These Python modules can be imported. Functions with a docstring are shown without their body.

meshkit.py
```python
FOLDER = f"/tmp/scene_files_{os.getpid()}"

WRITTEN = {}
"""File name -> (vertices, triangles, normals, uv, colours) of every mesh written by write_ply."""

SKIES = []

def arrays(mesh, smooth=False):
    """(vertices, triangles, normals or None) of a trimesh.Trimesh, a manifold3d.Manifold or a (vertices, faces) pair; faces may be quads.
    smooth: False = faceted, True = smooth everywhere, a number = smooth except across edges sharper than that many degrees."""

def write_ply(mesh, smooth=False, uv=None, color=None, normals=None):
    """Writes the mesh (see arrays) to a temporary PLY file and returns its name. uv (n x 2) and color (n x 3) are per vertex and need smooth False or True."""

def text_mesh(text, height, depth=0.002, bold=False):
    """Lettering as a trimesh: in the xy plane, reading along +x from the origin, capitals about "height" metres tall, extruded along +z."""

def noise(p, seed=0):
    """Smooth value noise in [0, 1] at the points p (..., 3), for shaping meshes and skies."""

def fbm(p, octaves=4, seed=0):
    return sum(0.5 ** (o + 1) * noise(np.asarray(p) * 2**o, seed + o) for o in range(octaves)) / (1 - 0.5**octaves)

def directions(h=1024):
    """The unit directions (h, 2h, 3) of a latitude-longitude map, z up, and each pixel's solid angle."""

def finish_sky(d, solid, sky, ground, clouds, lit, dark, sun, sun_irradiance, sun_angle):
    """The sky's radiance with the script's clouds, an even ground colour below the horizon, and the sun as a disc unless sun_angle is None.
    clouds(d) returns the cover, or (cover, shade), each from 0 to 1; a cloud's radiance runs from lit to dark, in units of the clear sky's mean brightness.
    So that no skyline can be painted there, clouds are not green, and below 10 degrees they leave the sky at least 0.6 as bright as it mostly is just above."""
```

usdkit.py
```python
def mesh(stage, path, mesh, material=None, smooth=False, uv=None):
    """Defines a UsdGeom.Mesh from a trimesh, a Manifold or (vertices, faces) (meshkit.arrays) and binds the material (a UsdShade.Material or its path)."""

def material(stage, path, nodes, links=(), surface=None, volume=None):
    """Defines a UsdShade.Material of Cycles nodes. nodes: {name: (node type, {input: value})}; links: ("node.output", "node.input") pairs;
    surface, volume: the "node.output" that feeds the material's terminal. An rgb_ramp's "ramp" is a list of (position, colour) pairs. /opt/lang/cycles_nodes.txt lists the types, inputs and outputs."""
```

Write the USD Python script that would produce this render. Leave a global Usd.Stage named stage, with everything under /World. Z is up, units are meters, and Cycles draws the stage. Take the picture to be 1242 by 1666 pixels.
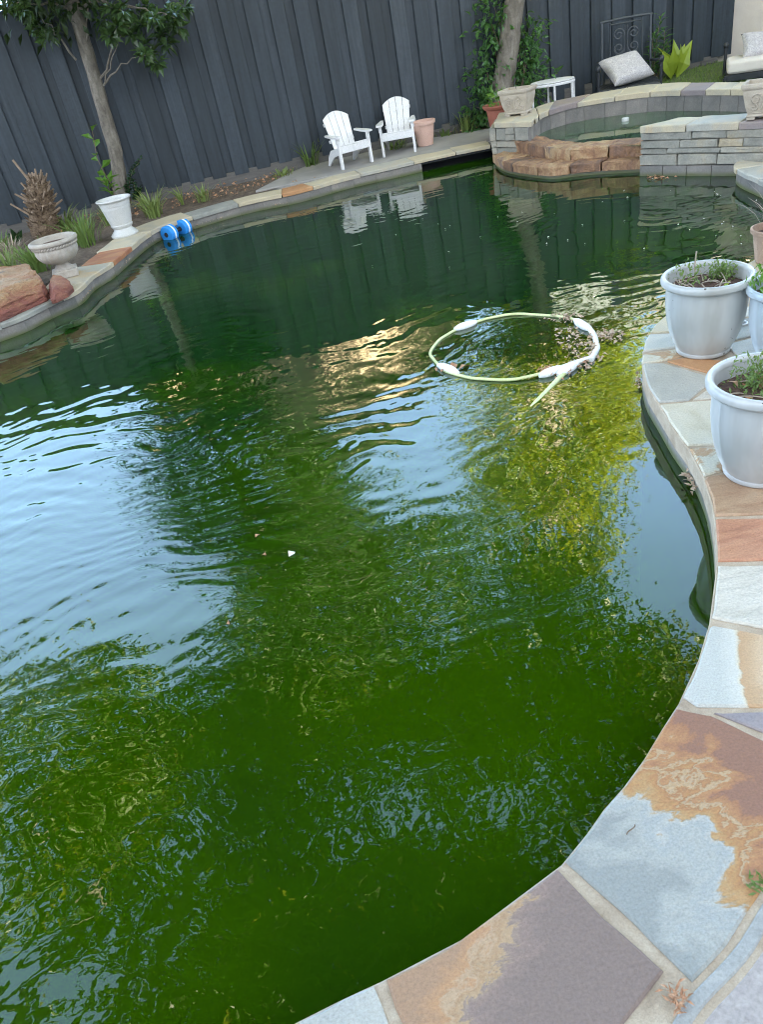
import math, random
import numpy as np, trimesh, usdkit, meshkit
import mapbox_earcut as earcut
from shapely.geometry import Polygon, LineString
from pxr import Usd, UsdGeom, UsdLux, UsdShade, Gf, Sdf

stage = Usd.Stage.CreateInMemory()
UsdGeom.SetStageUpAxis(stage, "Z")
UsdGeom.SetStageMetersPerUnit(stage, 1.0)
UsdGeom.Xform.Define(stage, "/World")
UsdGeom.Scope.Define(stage, "/World/Looks")

# ------------------------------------------------------------------ camera
EYE = 1.70
WZ = -0.15                       # water level, coping top is z = 0
PITCH, ROLL = math.radians(33.39), math.radians(11.72)
FWD = np.array([0, math.cos(PITCH), -math.sin(PITCH)])
DWN0 = np.cross(FWD, [1.0, 0, 0])
RGT = math.cos(ROLL) * np.array([1.0, 0, 0]) + math.sin(ROLL) * DWN0
DWN = -math.sin(ROLL) * np.array([1.0, 0, 0]) + math.cos(ROLL) * DWN0
EYEP = np.array([0, 0, EYE])
cam = UsdGeom.Camera.Define(stage, "/World/camera")
cam.CreateHorizontalApertureAttr(24.0)
cam.CreateVerticalApertureAttr(24.0 * 1024 / 764)
cam.CreateFocalLengthAttr(24.0 * 1230 / 1242)
cam.CreateClippingRangeAttr(Gf.Vec2f(0.05, 1000))
def frame(x, y, z, o=(0, 0, 0)):
    return Gf.Matrix4d(*[float(t) for r in ((*x, 0), (*y, 0), (*z, 0), (*o, 1)) for t in r])
UsdGeom.Xformable(cam).AddTransformOp().Set(frame(RGT, -DWN, -FWD, EYEP))
cam.CreateExposureAttr(5.3)

# ------------------------------------------------------------------ sky and sun
SUN_AZ, SUN_EL = math.radians(174), math.radians(5)        # clockwise from +y; low behind the camera, where an added house block shades the yard
SUN = np.array([math.sin(SUN_AZ) * math.cos(SUN_EL), math.cos(SUN_AZ) * math.cos(SUN_EL), math.sin(SUN_EL)])
dome = UsdLux.DomeLight.Define(stage, "/World/sky")
dome.GetPrim().SetCustomDataByKey("kind", "structure")
sky_mat = usdkit.material(stage, "/World/Looks/sky_material", {
    "tc": ("texture_coordinate", {}),
    "mp": ("mapping", {"scale": (1.0, 1.0, 2.2)}),
    "nz": ("noise_texture", {"scale": 1.7, "detail": 6.0, "roughness": 0.58}),
    "xyz": ("separate_xyz", {}),
    "el": ("map_range", {"range_type": "smoothstep", "from_min": 0.92, "from_max": 0.45, "to_min": 0.0, "to_max": 0.9}),
    "rp": ("rgb_ramp", {"ramp": [(0.0, (0, 0, 0)), (0.40, (0.02, 0.02, 0.02)), (0.70, (0.22, 0.22, 0.22)), (1.0, (0.4, 0.4, 0.4))]}),
    "add": ("math", {"math_type": "add", "use_clamp": True}),
    "sky": ("sky_texture", {"sky_type": "single_scattering", "sun_disc": False, "sun_elevation": SUN_EL, "sun_rotation": SUN_AZ, "aerosol_density": 3.0, "air_density": 0.6, "ozone_density": 0.6}),
    "side": ("map_range", {"range_type": "smoothstep", "from_min": -0.55, "from_max": 0.65, "to_min": 0.0, "to_max": 1.0}),
    "hz": ("mix", {"mix_type": "mix", "color1": (2.1, 2.3, 2.6), "color2": (1.3, 2.12, 3.25)}),     # whiter towards the sun, bluer away from it
    "mix": ("mix", {"mix_type": "mix"}),
    "bg": ("background_shader", {"strength": 0.05})},
    [("tc.generated", "mp.vector"), ("mp.vector", "nz.vector"), ("nz.fac", "rp.fac"), ("tc.generated", "xyz.vector"), ("xyz.z", "el.value"), ("el.result", "add.value1"), ("rp.color", "add.value2"),
     ("add.value", "mix.fac"), ("xyz.y", "side.value"), ("side.result", "hz.fac"), ("hz.color", "mix.color2"), ("sky.color", "mix.color1"), ("mix.color", "bg.color")], surface="bg.background")
UsdShade.MaterialBindingAPI.Apply(dome.GetPrim()).Bind(sky_mat)
sun = UsdLux.DistantLight.Define(stage, "/World/sun")
sun.CreateNormalizeAttr(True)
sun.CreateIntensityAttr(1.25)
sun.CreateAngleAttr(0.5)
sun.CreateColorAttr(Gf.Vec3f(1.0, 0.87, 0.66))
zx = np.cross([0, 0, 1.0], SUN); zx /= np.linalg.norm(zx); zy = np.cross(SUN, zx)
UsdGeom.Xformable(sun).AddTransformOp().Set(frame(zx, zy, SUN))

# ------------------------------------------------------------------ helpers
def ray(px, py):
    return FWD + RGT * (px - 621) / 1230.0 + DWN * (py - 833) / 1230.0
def G(px, py, z=0.0):
    """the point of the level z that the photograph shows at px, py"""
    d = ray(px, py)
    return EYEP + d * ((z - EYE) / d[2])
def V(px, py, Y):
    """the point of the upright plane y = Y that the photograph shows at px, py"""
    d = ray(px, py)
    return EYEP + d * (Y / d[1])

COUNT = {}
def path(name, parent="/World"):
    parent = str(parent.GetPath()) if hasattr(parent, "GetPath") else str(parent)
    k = COUNT.get((parent, name), 0)
    COUNT[(parent, name)] = k + 1
    return f"{parent}/{name}" + (f"_{k:03d}" if k else "")
def tag(p, label=None, cat=None, group=None, kind=None):
    p = p.GetPrim()
    for k, v in (("label", label), ("category", cat), ("group", group), ("kind", kind)):
        if v:
            p.SetCustomDataByKey(k, v)
    return p
def thing(name, label=None, cat=None, loc=(0, 0, 0), rz=0.0, group=None, kind=None, tilt=None, s=None):
    x = UsdGeom.Xform.Define(stage, path(name))
    x.AddTranslateOp().Set(Gf.Vec3d(*map(float, loc)))
    if rz:
        x.AddRotateZOp().Set(math.degrees(rz))
    if tilt:
        x.AddRotateXYZOp().Set(Gf.Vec3f(*tilt))
    if s:
        x.AddScaleOp().Set(Gf.Vec3f(s, s, s))
    return tag(x, label, cat, group, kind)
def copy(src, label, loc, rz=0.0, name=None):
    was = src.GetCustomData()
    x = UsdGeom.Xform.Define(stage, path(name or src.GetName()))
    x.AddTranslateOp().Set(Gf.Vec3d(*map(float, loc)))
    x.AddRotateZOp().Set(math.degrees(rz))
    x.GetPrim().GetReferences().AddInternalReference(src.GetPath())
    x.GetPrim().SetInstanceable(True)
    return tag(x, label, was["category"], was.get("group"))
def obj(name, mesh, mat, parent="/World", smooth=False, label=None, **kw):
    m = usdkit.mesh(stage, path(name, parent), mesh, MAT[mat] if isinstance(mat, str) else mat, smooth=smooth)
    tag(m, label, kw.get("cat"), kw.get("group"), kw.get("kind"))
    return m.GetPrim()

class MB:
    def __init__(self):
        self.v, self.f, self.n = [], [], 0
    def add(self, v, f):
        v, f = np.asarray(v, float), np.asarray(f, int)
        if f.shape[1] == 4:
            f = np.vstack([f[:, [0, 1, 2]], f[:, [0, 2, 3]]])
        self.v.append(v); self.f.append(f + self.n); self.n += len(v)
        return self
    def addm(self, m):
        m = m if isinstance(m, (tuple, list)) else (m.vertices, m.faces)
        return self.add(*m)
    @property
    def mesh(self):
        return np.vstack(self.v), np.vstack(self.f)

BOXF = np.array([[0, 2, 3, 1], [4, 5, 7, 6], [0, 1, 5, 4], [2, 6, 7, 3], [0, 4, 6, 2], [1, 3, 7, 5]])
def box(c, s, rz=0.0, rx=0.0, bev=0.0):
    """a box with chamfered edges"""
    s = np.asarray(s, float)
    if bev:
        b = min(bev, s.min() * .45)
        pts = []
        for sx in (-1, 1):
            for sy in (-1, 1):
                for sz in (-1, 1):
                    h = np.array([sx, sy, sz]) * s / 2
                    for k in range(3):
                        q = h.copy(); q -= np.array([sx, sy, sz]) * b; q[k] = h[k]; pts.append(q)
        m = trimesh.convex.convex_hull(np.array(pts))
        v, f = np.array(m.vertices), np.array(m.faces)
    else:
        v = np.array([[x, y, z] for x in (-1, 1) for y in (-1, 1) for z in (-1, 1)]) * s / 2
        v = v[[0, 4, 2, 6, 1, 5, 3, 7]]; f = np.vstack([BOXF[:, [0, 1, 2]], BOXF[:, [0, 2, 3]]])
    v = rot(v, rx, 0); v = rot(v, rz, 2)
    return v + np.asarray(c, float), f
def rot(v, a, ax):
    if not a:
        return np.array(v, float)
    c, s = math.cos(a), math.sin(a)
    i, j = [(1, 2), (2, 0), (0, 1)][ax]
    o = np.array(v, float)
    o[:, i], o[:, j] = c * v[:, i] - s * v[:, j], s * v[:, i] + c * v[:, j]
    return o
def tube(pts, rad, sides=8, cap=True, closed=False):
    p = np.asarray(pts, float); n = len(p)
    t = np.gradient(p, axis=0) if not closed else np.roll(p, -1, 0) - np.roll(p, 1, 0)
    t /= np.linalg.norm(t, axis=1, keepdims=True) + 1e-12
    ref = np.array([0, 0, 1.0]) if np.abs(t[:, 2]).mean() < .8 else np.array([1.0, 0, 0])
    a = np.cross(t, ref); a /= np.linalg.norm(a, axis=1, keepdims=True) + 1e-12
    b = np.cross(t, a)
    ang = np.arange(sides) * 2 * math.pi / sides
    r = np.broadcast_to(rad, (n,))[:, None, None]
    v = (p[:, None] + r * (np.cos(ang)[None, :, None] * a[:, None] + np.sin(ang)[None, :, None] * b[:, None])).reshape(-1, 3)
    m = n if closed else n - 1
    i, j = np.meshgrid(np.arange(m), np.arange(sides), indexing="ij")
    i2 = (i + 1) % n
    q = np.stack([i * sides + j, i2 * sides + j, i2 * sides + (j + 1) % sides, i * sides + (j + 1) % sides], -1).reshape(-1, 4)
    f = np.vstack([q[:, [0, 1, 2]], q[:, [0, 2, 3]]])
    if cap and not closed:
        k = len(v); v = np.vstack([v, p[:1], p[-1:]])
        j = np.arange(sides)
        f = np.vstack([f, np.stack([np.full(sides, k), j, (j + 1) % sides], 1), np.stack([np.full(sides, k + 1), (n - 1) * sides + (j + 1) % sides, (n - 1) * sides + j], 1)])
    return v, f
def lathe(prof, n=40, fn=None):
    """revolve (r, z) pairs; fn(angle, r, z) may change the radius"""
    p = np.asarray(prof, float); a = np.arange(n) * 2 * math.pi / n
    r = np.repeat(p[:, :1], n, 1); z = np.repeat(p[:, 1:2], n, 1)
    if fn:
        r = fn(a[None], r, z)
    v = np.stack([r * np.cos(a), r * np.sin(a), z], -1).reshape(-1, 3)
    i, j = np.meshgrid(np.arange(len(p) - 1), np.arange(n), indexing="ij")
    q = np.stack([i * n + j, i * n + (j + 1) % n, (i + 1) * n + (j + 1) % n, (i + 1) * n + j], -1).reshape(-1, 4)
    f = np.vstack([q[:, [0, 1, 2]], q[:, [0, 2, 3]]])
    w = np.where((np.hypot(v[:, 0], v[:, 1]) < 1e-9), -1 - np.round(v[:, 2], 6), np.arange(len(v)))
    first = {}
    w = np.array([first.setdefault(x, k) for k, x in enumerate(w)])
    f = w[f]
    f = f[(f[:, 0] != f[:, 1]) & (f[:, 1] != f[:, 2]) & (f[:, 0] != f[:, 2])]
    u, k = np.unique(f, return_inverse=True)
    return v[u], k.reshape(-1, 3)
def smooth_line(pts, step=0.05, closed=False):
    from scipy.interpolate import splprep, splev
    p = np.asarray(pts, float)
    if closed:
        p = np.vstack([p, p[:1]])
    tck, u = splprep(p.T, s=0, k=min(3, len(p) - 1), per=closed)
    d = np.stack(splev(np.linspace(0, 1, 2000), tck), 1)
    l = np.concatenate([[0], np.cumsum(np.linalg.norm(np.diff(d, axis=0), axis=1))])
    n = max(3, int(l[-1] / step))
    x = np.linspace(0, l[-1], n + 1)
    o = np.stack([np.interp(x, l, d[:, k]) for k in range(d.shape[1])], 1)
    return o[:-1] if closed else o
def ring_tri(ring):
    r = np.ascontiguousarray(np.asarray(ring, float)[:, :2])
    return np.asarray(earcut.triangulate_float64(r, np.array([len(r)], np.uint32)), int).reshape(-1, 3)
def area(r):
    r = np.asarray(r); return 0.5 * np.sum(r[:, 0] * np.roll(r[:, 1], -1) - r[:, 1] * np.roll(r[:, 0], -1))
def slab(ring, z0, z1, bev=0.006, jit=0.0, step=0.04, seed=0, gap=0.0, dz=0.0):
    """a flat stone: outline (xy), chamfered top edge, a rough outline"""
    pg = Polygon(np.asarray(ring)[:, :2]).buffer(0)
    if gap:
        pg = pg.buffer(-gap, join_style=2)
    if pg.geom_type != "Polygon":
        pg = max(pg.geoms, key=lambda g: g.area)
    c = np.array(pg.exterior.segmentize(step).coords)[:-1]
    if area(c) < 0:
        c = c[::-1]
    t = np.roll(c, -1, 0) - np.roll(c, 1, 0)
    t /= np.linalg.norm(t, axis=1, keepdims=True) + 1e-9
    nrm = np.stack([t[:, 1], -t[:, 0]], 1)
    if jit:
        k = meshkit.fbm(np.c_[c * 9, np.full(len(c), seed * 3.1)], 3, seed) - .5
        c = c + nrm * (k * 2 * jit)[:, None]
    n = len(c)
    inner = c - nrm * bev
    zt = z1 + dz * (meshkit.noise(np.c_[c * 5, np.full(n, seed)], seed) - .5) if dz else np.full(n, z1)
    v = np.vstack([np.c_[inner, zt], np.c_[c, zt - bev], np.c_[c + nrm * (0 if not jit else -jit * .5), np.full(n, z0)]])
    i = np.arange(n); j = (i + 1) % n
    f = [ring_tri(inner)]
    for a in (0, 1):
        f += [np.stack([a * n + i, (a + 1) * n + i, (a + 1) * n + j], 1), np.stack([a * n + i, (a + 1) * n + j, a * n + j], 1)]
    f.append(ring_tri(c)[:, ::-1] + 2 * n)
    return v, np.vstack(f)
def rough(mesh, amp, freq, seed=0, size=0.04, keep_bottom=None):
    m = trimesh.Trimesh(*mesh, process=True)
    m = m.subdivide_to_size(size, max_iter=12) if size else m
    m.merge_vertices()
    p = np.array(m.vertices); n = np.array(m.vertex_normals)
    d = (meshkit.fbm(p * freq, 4, seed) - .5) * 2 * amp
    if keep_bottom is not None:
        d = np.where(p[:, 2] < keep_bottom, np.minimum(d, 0) * .3, d)
    return p + n * d[:, None], np.array(m.faces)
def leaves(pos, dirs, L, W, rng, curl=.15, up=None, fold=.25):
    """leaf blades as folded diamonds: base at pos, pointing along dirs; four triangles each"""
    n = len(pos); d = dirs / (np.linalg.norm(dirs, axis=1, keepdims=True) + 1e-9)
    L = np.broadcast_to(L, (n,))[:, None]; W = np.broadcast_to(W, (n,))[:, None]
    r = rng.normal(size=(n, 3)) * .5 + (np.array([0, 0, 1.0]) if up is None else up)
    s = np.cross(d, r); s /= np.linalg.norm(s, axis=1, keepdims=True) + 1e-9
    u = np.cross(s, d)
    mid = pos + d * L * .5
    v = np.stack([pos, mid + s * W * .5 + u * W * fold, mid - s * W * .5 + u * W * fold, mid + u * L * curl * .3, pos + d * L - u * L * curl], 1).reshape(-1, 3)
    k = np.arange(n)[:, None] * 5
    f = np.concatenate([k + np.array([[0, 1, 3]]), k + np.array([[0, 3, 2]]), k + np.array([[1, 4, 3]]), k + np.array([[3, 4, 2]])])
    return v, f
def blades(rng, base, n, L, W, lean=.8, spread=.06, seg=5):
    """strap-shaped grass blades arching out of one tuft"""
    out = MB()
    for _ in range(n):
        a = rng.uniform(0, 2 * math.pi); l = L * rng.uniform(.55, 1.1); le = lean * rng.uniform(.3, 1.2)
        o = np.array([math.cos(a), math.sin(a), 0]); s = np.array([-o[1], o[0], 0])
        b = np.asarray(base) + o * rng.uniform(0, spread)
        t = np.linspace(0, 1, seg)
        c = b + np.outer(t * l * (1 - .35 * le * t), [0, 0, 1]) + np.outer(l * le * t ** 2 * .75, o)
        w = W * rng.uniform(.7, 1.2) * np.sin(np.clip(.25 + t * .75, 0, 1) * math.pi) ** .6 * .5
        w[-1] = 0.0005
        v = np.vstack([c + s * w[:, None], c - s * w[:, None]])
        i = np.arange(seg - 1)
        out.add(v, np.stack([i, i + 1, seg + i + 1, seg + i], 1))
    return out.mesh

# ------------------------------------------------------------------ materials
MAT = {}
def mat(name, nodes, links, surface="p.BSDF", volume=None):
    MAT[name] = usdkit.material(stage, "/World/Looks/" + name, nodes, links, surface, volume)
    return MAT[name]
def ramp_mat(name, stops, scale=6.0, detail=5.0, rough_=.6, bump=.3, bscale=60.0, dist=.004, stretch=(1, 1, 1), warp=0.6, grad=None, coords="position", spec=.5, rand=0.0, rot_=(0, 0, 0), coat=0.0, rness=.6, layer=0.0, scum=False):
    """base colour from warped noise (plus a direction in which the stone itself changes), fine relief from a second noise"""
    if name.split("_")[0] in ("slab", "stone", "paver", "wall", "slate", "cast"):          # the stone here leans to warm greys
        stops = [(p_, (c_[0] * 1.04, c_[1] * .975, c_[2] * .89)) for p_, c_ in stops]
    nodes = {"g": ("geometry", {}), "tc": ("texture_coordinate", {}), "m": ("mapping", {"scale": stretch, "rotation": rot_}),
             "n": ("noise_texture", {"scale": scale, "detail": detail, "roughness": rness, "distortion": warp}),
             "r": ("rgb_ramp", {"ramp": stops}),
             "b": ("noise_texture", {"scale": bscale, "detail": 5.0, "roughness": .65}),
             "fine": ("noise_texture", {"scale": bscale * 2.3, "detail": 3.0, "roughness": .7}),
             "fr": ("rgb_ramp", {"ramp": [(0.25, (.70, .69, .68)), (.5, (.97, .97, .97)), (.75, (1.2, 1.2, 1.2))]}),
             "mul": ("mix", {"mix_type": "multiply", "fac": .8}),
             "bp": ("bump", {"strength": bump, "distance": dist}),
             "p": ("principled_bsdf", {"roughness": rough_, "specular_ior_level": spec, "coat_weight": coat, "coat_roughness": .12})}
    src = "g.position" if coords == "position" else "tc.object"
    links = [(src, "m.vector"), ("m.vector", "n.vector"), (src, "b.vector"), (src, "fine.vector"), ("b.fac", "bp.height"), ("fine.fac", "fr.fac"),
             ("r.color", "mul.color1"), ("fr.color", "mul.color2"), ("mul.color", "p.base_color"), ("bp.normal", "p.normal")]
    val = "n.fac"
    if rand:
        nodes["oi"] = ("object_info", {})
        nodes["om"] = ("math", {"math_type": "multiply_add", "value2": rand, "value3": -rand / 2})
        nodes["oa"] = ("math", {"math_type": "add"})
        nodes["off"] = ("vector_math", {"math_type": "multiply_add", "vector2": (7.3, 3.1, 5.7)})
        links = [l for l in links if l[1] != "m.vector"] + [("oi.random", "off.vector1"), (src, "off.vector3"), ("off.vector", "m.vector")]
        links += [("oi.random", "om.value1"), ("om.value", "oa.value1"), (val, "oa.value2")]
        val = "oa.value"
    if grad:
        (gx, gy, gz), off, amt = grad
        nodes["gd"] = ("vector_math", {"math_type": "dot_product", "vector2": (gx, gy, gz)})
        nodes["gm"] = ("math", {"math_type": "add", "value2": off})
        nodes["na"] = ("math", {"math_type": "multiply_add", "value2": amt})
        links += [(src, "gd.vector1"), ("gd.value", "gm.value1"), (val, "na.value1"), ("gm.value", "na.value3")]
        val = "na.value"
    links.append((val, "r.fac"))
    if scum:
        nodes.update({"sx": ("separate_xyz", {}), "sm": ("map_range", {"from_min": -.095, "from_max": -.14, "to_min": -.25, "to_max": 1.0}), "sn": ("math", {"math_type": "multiply", "use_clamp": True}), "s2": ("math", {"math_type": "multiply_add", "value2": 1.6, "value3": .1}), "smx": ("mix", {"mix_type": "mix", "color2": (.075, .085, .03)})})
        links = [l for l in links if l != ("mul.color", "p.base_color")] + [("g.position", "sx.vector"), ("sx.z", "sm.value"), ("n.fac", "s2.value1"), ("sm.result", "sn.value1"), ("s2.value", "sn.value2"), ("sn.value", "smx.fac"), ("mul.color", "smx.color1"), ("smx.color", "p.base_color")]
    if layer:
        nodes["bw"] = ("rgb_to_bw", {}); nodes["bl"] = ("bump", {"strength": .6, "distance": layer})
        links = [l for l in links if l != ("bp.normal", "p.normal")] + [("r.color", "bw.color"), ("bw.val", "bl.height"), ("bp.normal", "bl.normal"), ("bl.normal", "p.normal")]
    return mat(name, nodes, links)

def grey(v): return (v, v, v)
# flagstone kinds
ramp_mat("stone_grey", [(.2, (.19, .20, .20)), (.45, (.28, .30, .29)), (.6, (.36, .37, .35)), (.8, (.42, .38, .30))], 3.2, rough_=.62, rand=.25, layer=0.02)
ramp_mat("stone_cream", [(.2, (.40, .36, .27)), (.5, (.47, .43, .33)), (.65, (.38, .37, .32)), (.85, (.50, .38, .22))], 3.0, rand=.25, layer=0.02)
ramp_mat("stone_orange", [(.2, (.30, .15, .08)), (.45, (.40, .22, .11)), (.62, (.45, .30, .17)), (.8, (.42, .38, .30))], 2.6, rand=.2, layer=0.02)
ramp_mat("stone_purple", [(.2, (.15, .14, .16)), (.5, (.22, .20, .22)), (.7, (.27, .23, .22)), (.9, (.34, .26, .18))], 3.0, rand=.25, layer=0.02)
ramp_mat("stone_white", [(.2, (.36, .38, .37)), (.5, (.46, .47, .45)), (.75, (.52, .50, .44))], 5, rand=.15, stretch=(1, 2.2, 1), rot_=(0, 0, .6), layer=0.02)
ramp_mat("stone_rust", [(.2, (.20, .10, .07)), (.45, (.33, .15, .09)), (.6, (.40, .20, .10)), (.8, (.36, .28, .2))], 3.0, stretch=(1, 3, 1), rot_=(0, 0, -.2), rand=.1, layer=0.02)
# the near slabs, each with its own veins
def slabdir(p, q):
    """gradient that goes from 0 at photo point p to 1 at photo point q on the deck"""
    a, b = G(*p), G(*q); d = (b - a)[:2]; L2 = d @ d
    return (d[0] / L2, d[1] / L2, 0.0), -float(a[:2] @ d) / L2
gd, off = slabdir((905, 1590), (745, 1500))
ramp_mat("slab_purple_brown", [(.25, (.185, .14, .125)), (.44, (.225, .165, .145)), (.495, (.27, .205, .165)), (.52, (.38, .27, .165)), (.60, (.34, .22, .125)), (.68, (.40, .29, .19)), (.76, (.38, .22, .115)), (.95, (.30, .19, .12))], 8.0, detail=12, rough_=.6, grad=(gd, off - .55, 1.1), bump=.8, bscale=60, stretch=(1, 1.8, 1), rot_=(0, 0, -.5), warp=.5, rness=.68, layer=0.024, dist=.007)
gd, off = slabdir((960, 1430), (1215, 1280))
ramp_mat("slab_grey_orange", [(.15, (.24, .26, .26)), (.35, (.33, .345, .335)), (.47, (.30, .325, .33)), (.56, (.38, .385, .37)), (.585, (.38, .33, .26)), (.61, (.38, .25, .12)), (.70, (.37, .205, .085)), (.765, (.34, .17, .075)), (.79, (.41, .29, .165)), (.82, (.39, .29, .19)), (.84, (.37, .20, .09)), (.94, (.31, .15, .075)), (1, (.23, .12, .08))], 5.2, detail=12, grad=(gd, off - .75, 1.5), bump=.8, bscale=70, stretch=(1, 1.6, 1), rot_=(0, 0, .4), warp=.45, rness=.62, layer=0.030, dist=.007)
gd, off = slabdir((1150, 1085), (1242, 1090))
ramp_mat("slab_white_tan", [(.2, (.42, .44, .43)), (.5, (.50, .51, .49)), (.56, (.54, .50, .40)), (.6, (.42, .28, .16)), (.8, (.44, .31, .19)), (1, (.5, .38, .26))], 7, detail=7, grad=(gd, off - .35, .6), bump=.8, bscale=80, layer=0.030, dist=.007)
ramp_mat("slab_white_vein", [(.2, (.36, .35, .31)), (.45, (.47, .46, .42)), (.6, (.53, .52, .48)), (.8, (.38, .385, .37))], 9, detail=8, stretch=(1, 3, 1), rot_=(0, 0, -.7), bump=.8, bscale=50, layer=0.040, dist=.007)
ramp_mat("slab_red", [(.2, (.26, .12, .08)), (.45, (.38, .19, .12)), (.6, (.44, .24, .15)), (.85, (.34, .19, .15))], 4, detail=7, stretch=(1, 5, 1), rot_=(0, 0, .1), bump=.8, layer=0.024, dist=.007)
ramp_mat("slab_brown", [(.2, (.20, .12, .08)), (.4, (.31, .2, .13)), (.6, (.38, .27, .18)), (.85, (.30, .25, .21))], 7, detail=8, stretch=(1, 2.5, 1), rot_=(0, 0, -.3), layer=0.024, bump=.8, dist=.007)
ramp_mat("slab_cream", [(.2, (.42, .39, .30)), (.45, (.50, .48, .40)), (.65, (.53, .52, .46)), (.85, (.48, .39, .22))], 6, detail=6, layer=0.030, bump=.8, dist=.007)
ramp_mat("slab_half", [(.3, (.47, .48, .45)), (.5, (.50, .49, .42)), (.55, (.40, .27, .16)), (.8, (.38, .27, .19))], 7, detail=6, layer=0.030, bump=.8, dist=.007)
ramp_mat("slab_bluegrey", [(.2, (.27, .285, .28)), (.5, (.35, .365, .355)), (.8, (.43, .43, .40))], 4, detail=6, layer=0.030, bump=.8, dist=.007)
ramp_mat("mortar", [(.2, (.25, .19, .13)), (.45, (.38, .30, .215)), (.7, (.46, .385, .29)), (.9, (.5, .44, .36))], 12, rough_=.9, bump=.8, bscale=120, dist=.004)
ramp_mat("paver", [(.2, (.27, .25, .255)), (.5, (.34, .32, .32)), (.75, (.42, .395, .39))], 22, detail=8, rough_=.75, bump=.6, bscale=45, dist=.004, rand=.15)
ramp_mat("paver_edge", [(.2, (.23, .25, .26)), (.6, (.30, .315, .32)), (.9, (.37, .37, .36))], 14, rough_=.7, bump=.6)
ramp_mat("slate_tile", [(.2, (.10, .105, .105)), (.5, (.155, .155, .155)), (.75, (.21, .205, .20)), (.95, (.28, .26, .225))], 5, rough_=.5, bump=.5, bscale=30, dist=.004, rand=.3, scum=True)
ramp_mat("wall_stone", [(.15, (.16, .165, .155)), (.40, (.235, .245, .23)), (.56, (.30, .30, .27)), (.72, (.34, .30, .22)), (.9, (.22, .225, .22))], 4, rough_=.7, bump=.9, bscale=26, dist=.012, rand=.3, layer=0.03)
ramp_mat("sandstone", [(.15, (.06, .042, .034)), (.32, (.13, .078, .055)), (.45, (.23, .125, .07)), (.56, (.33, .195, .10)), (.66, (.40, .28, .155)), (.72, (.20, .13, .10)), (.92, (.30, .265, .24))], 6.5, detail=9, rough_=.6, bump=1.0, bscale=26, dist=.02, rand=.22, stretch=(1, 1, .45), rness=.68, layer=.04)
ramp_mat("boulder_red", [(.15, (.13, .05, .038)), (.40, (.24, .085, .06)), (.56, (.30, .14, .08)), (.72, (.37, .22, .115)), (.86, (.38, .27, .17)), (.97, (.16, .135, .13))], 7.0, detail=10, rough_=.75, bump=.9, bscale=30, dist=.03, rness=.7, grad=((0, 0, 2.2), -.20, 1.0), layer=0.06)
ramp_mat("concrete", [(.2, (.20, .19, .18)), (.5, (.27, .26, .245)), (.8, (.34, .32, .29))], 2.5, detail=7, rough_=.85, bump=.5, bscale=80)
ramp_mat("soil", [(.2, (.06, .042, .03)), (.45, (.115, .085, .062)), (.62, (.17, .13, .095)), (.8, (.25, .19, .13))], 14, detail=8, rough_=.95, bump=1.0, bscale=40, dist=.03)
ramp_mat("mulch", [(.2, (.035, .022, .016)), (.5, (.09, .05, .036)), (.75, (.17, .10, .07))], 40, detail=6, rough_=.95, bump=1.0, bscale=60, dist=.015)
ramp_mat("lawn_soil", [(.2, (.05, .075, .02)), (.6, (.09, .12, .035))], 9, rough_=.95, bump=.8)
ramp_mat("pool_plaster", [(.2, (.03, .055, .03)), (.7, (.06, .09, .05))], 3, rough_=.8)
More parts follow.
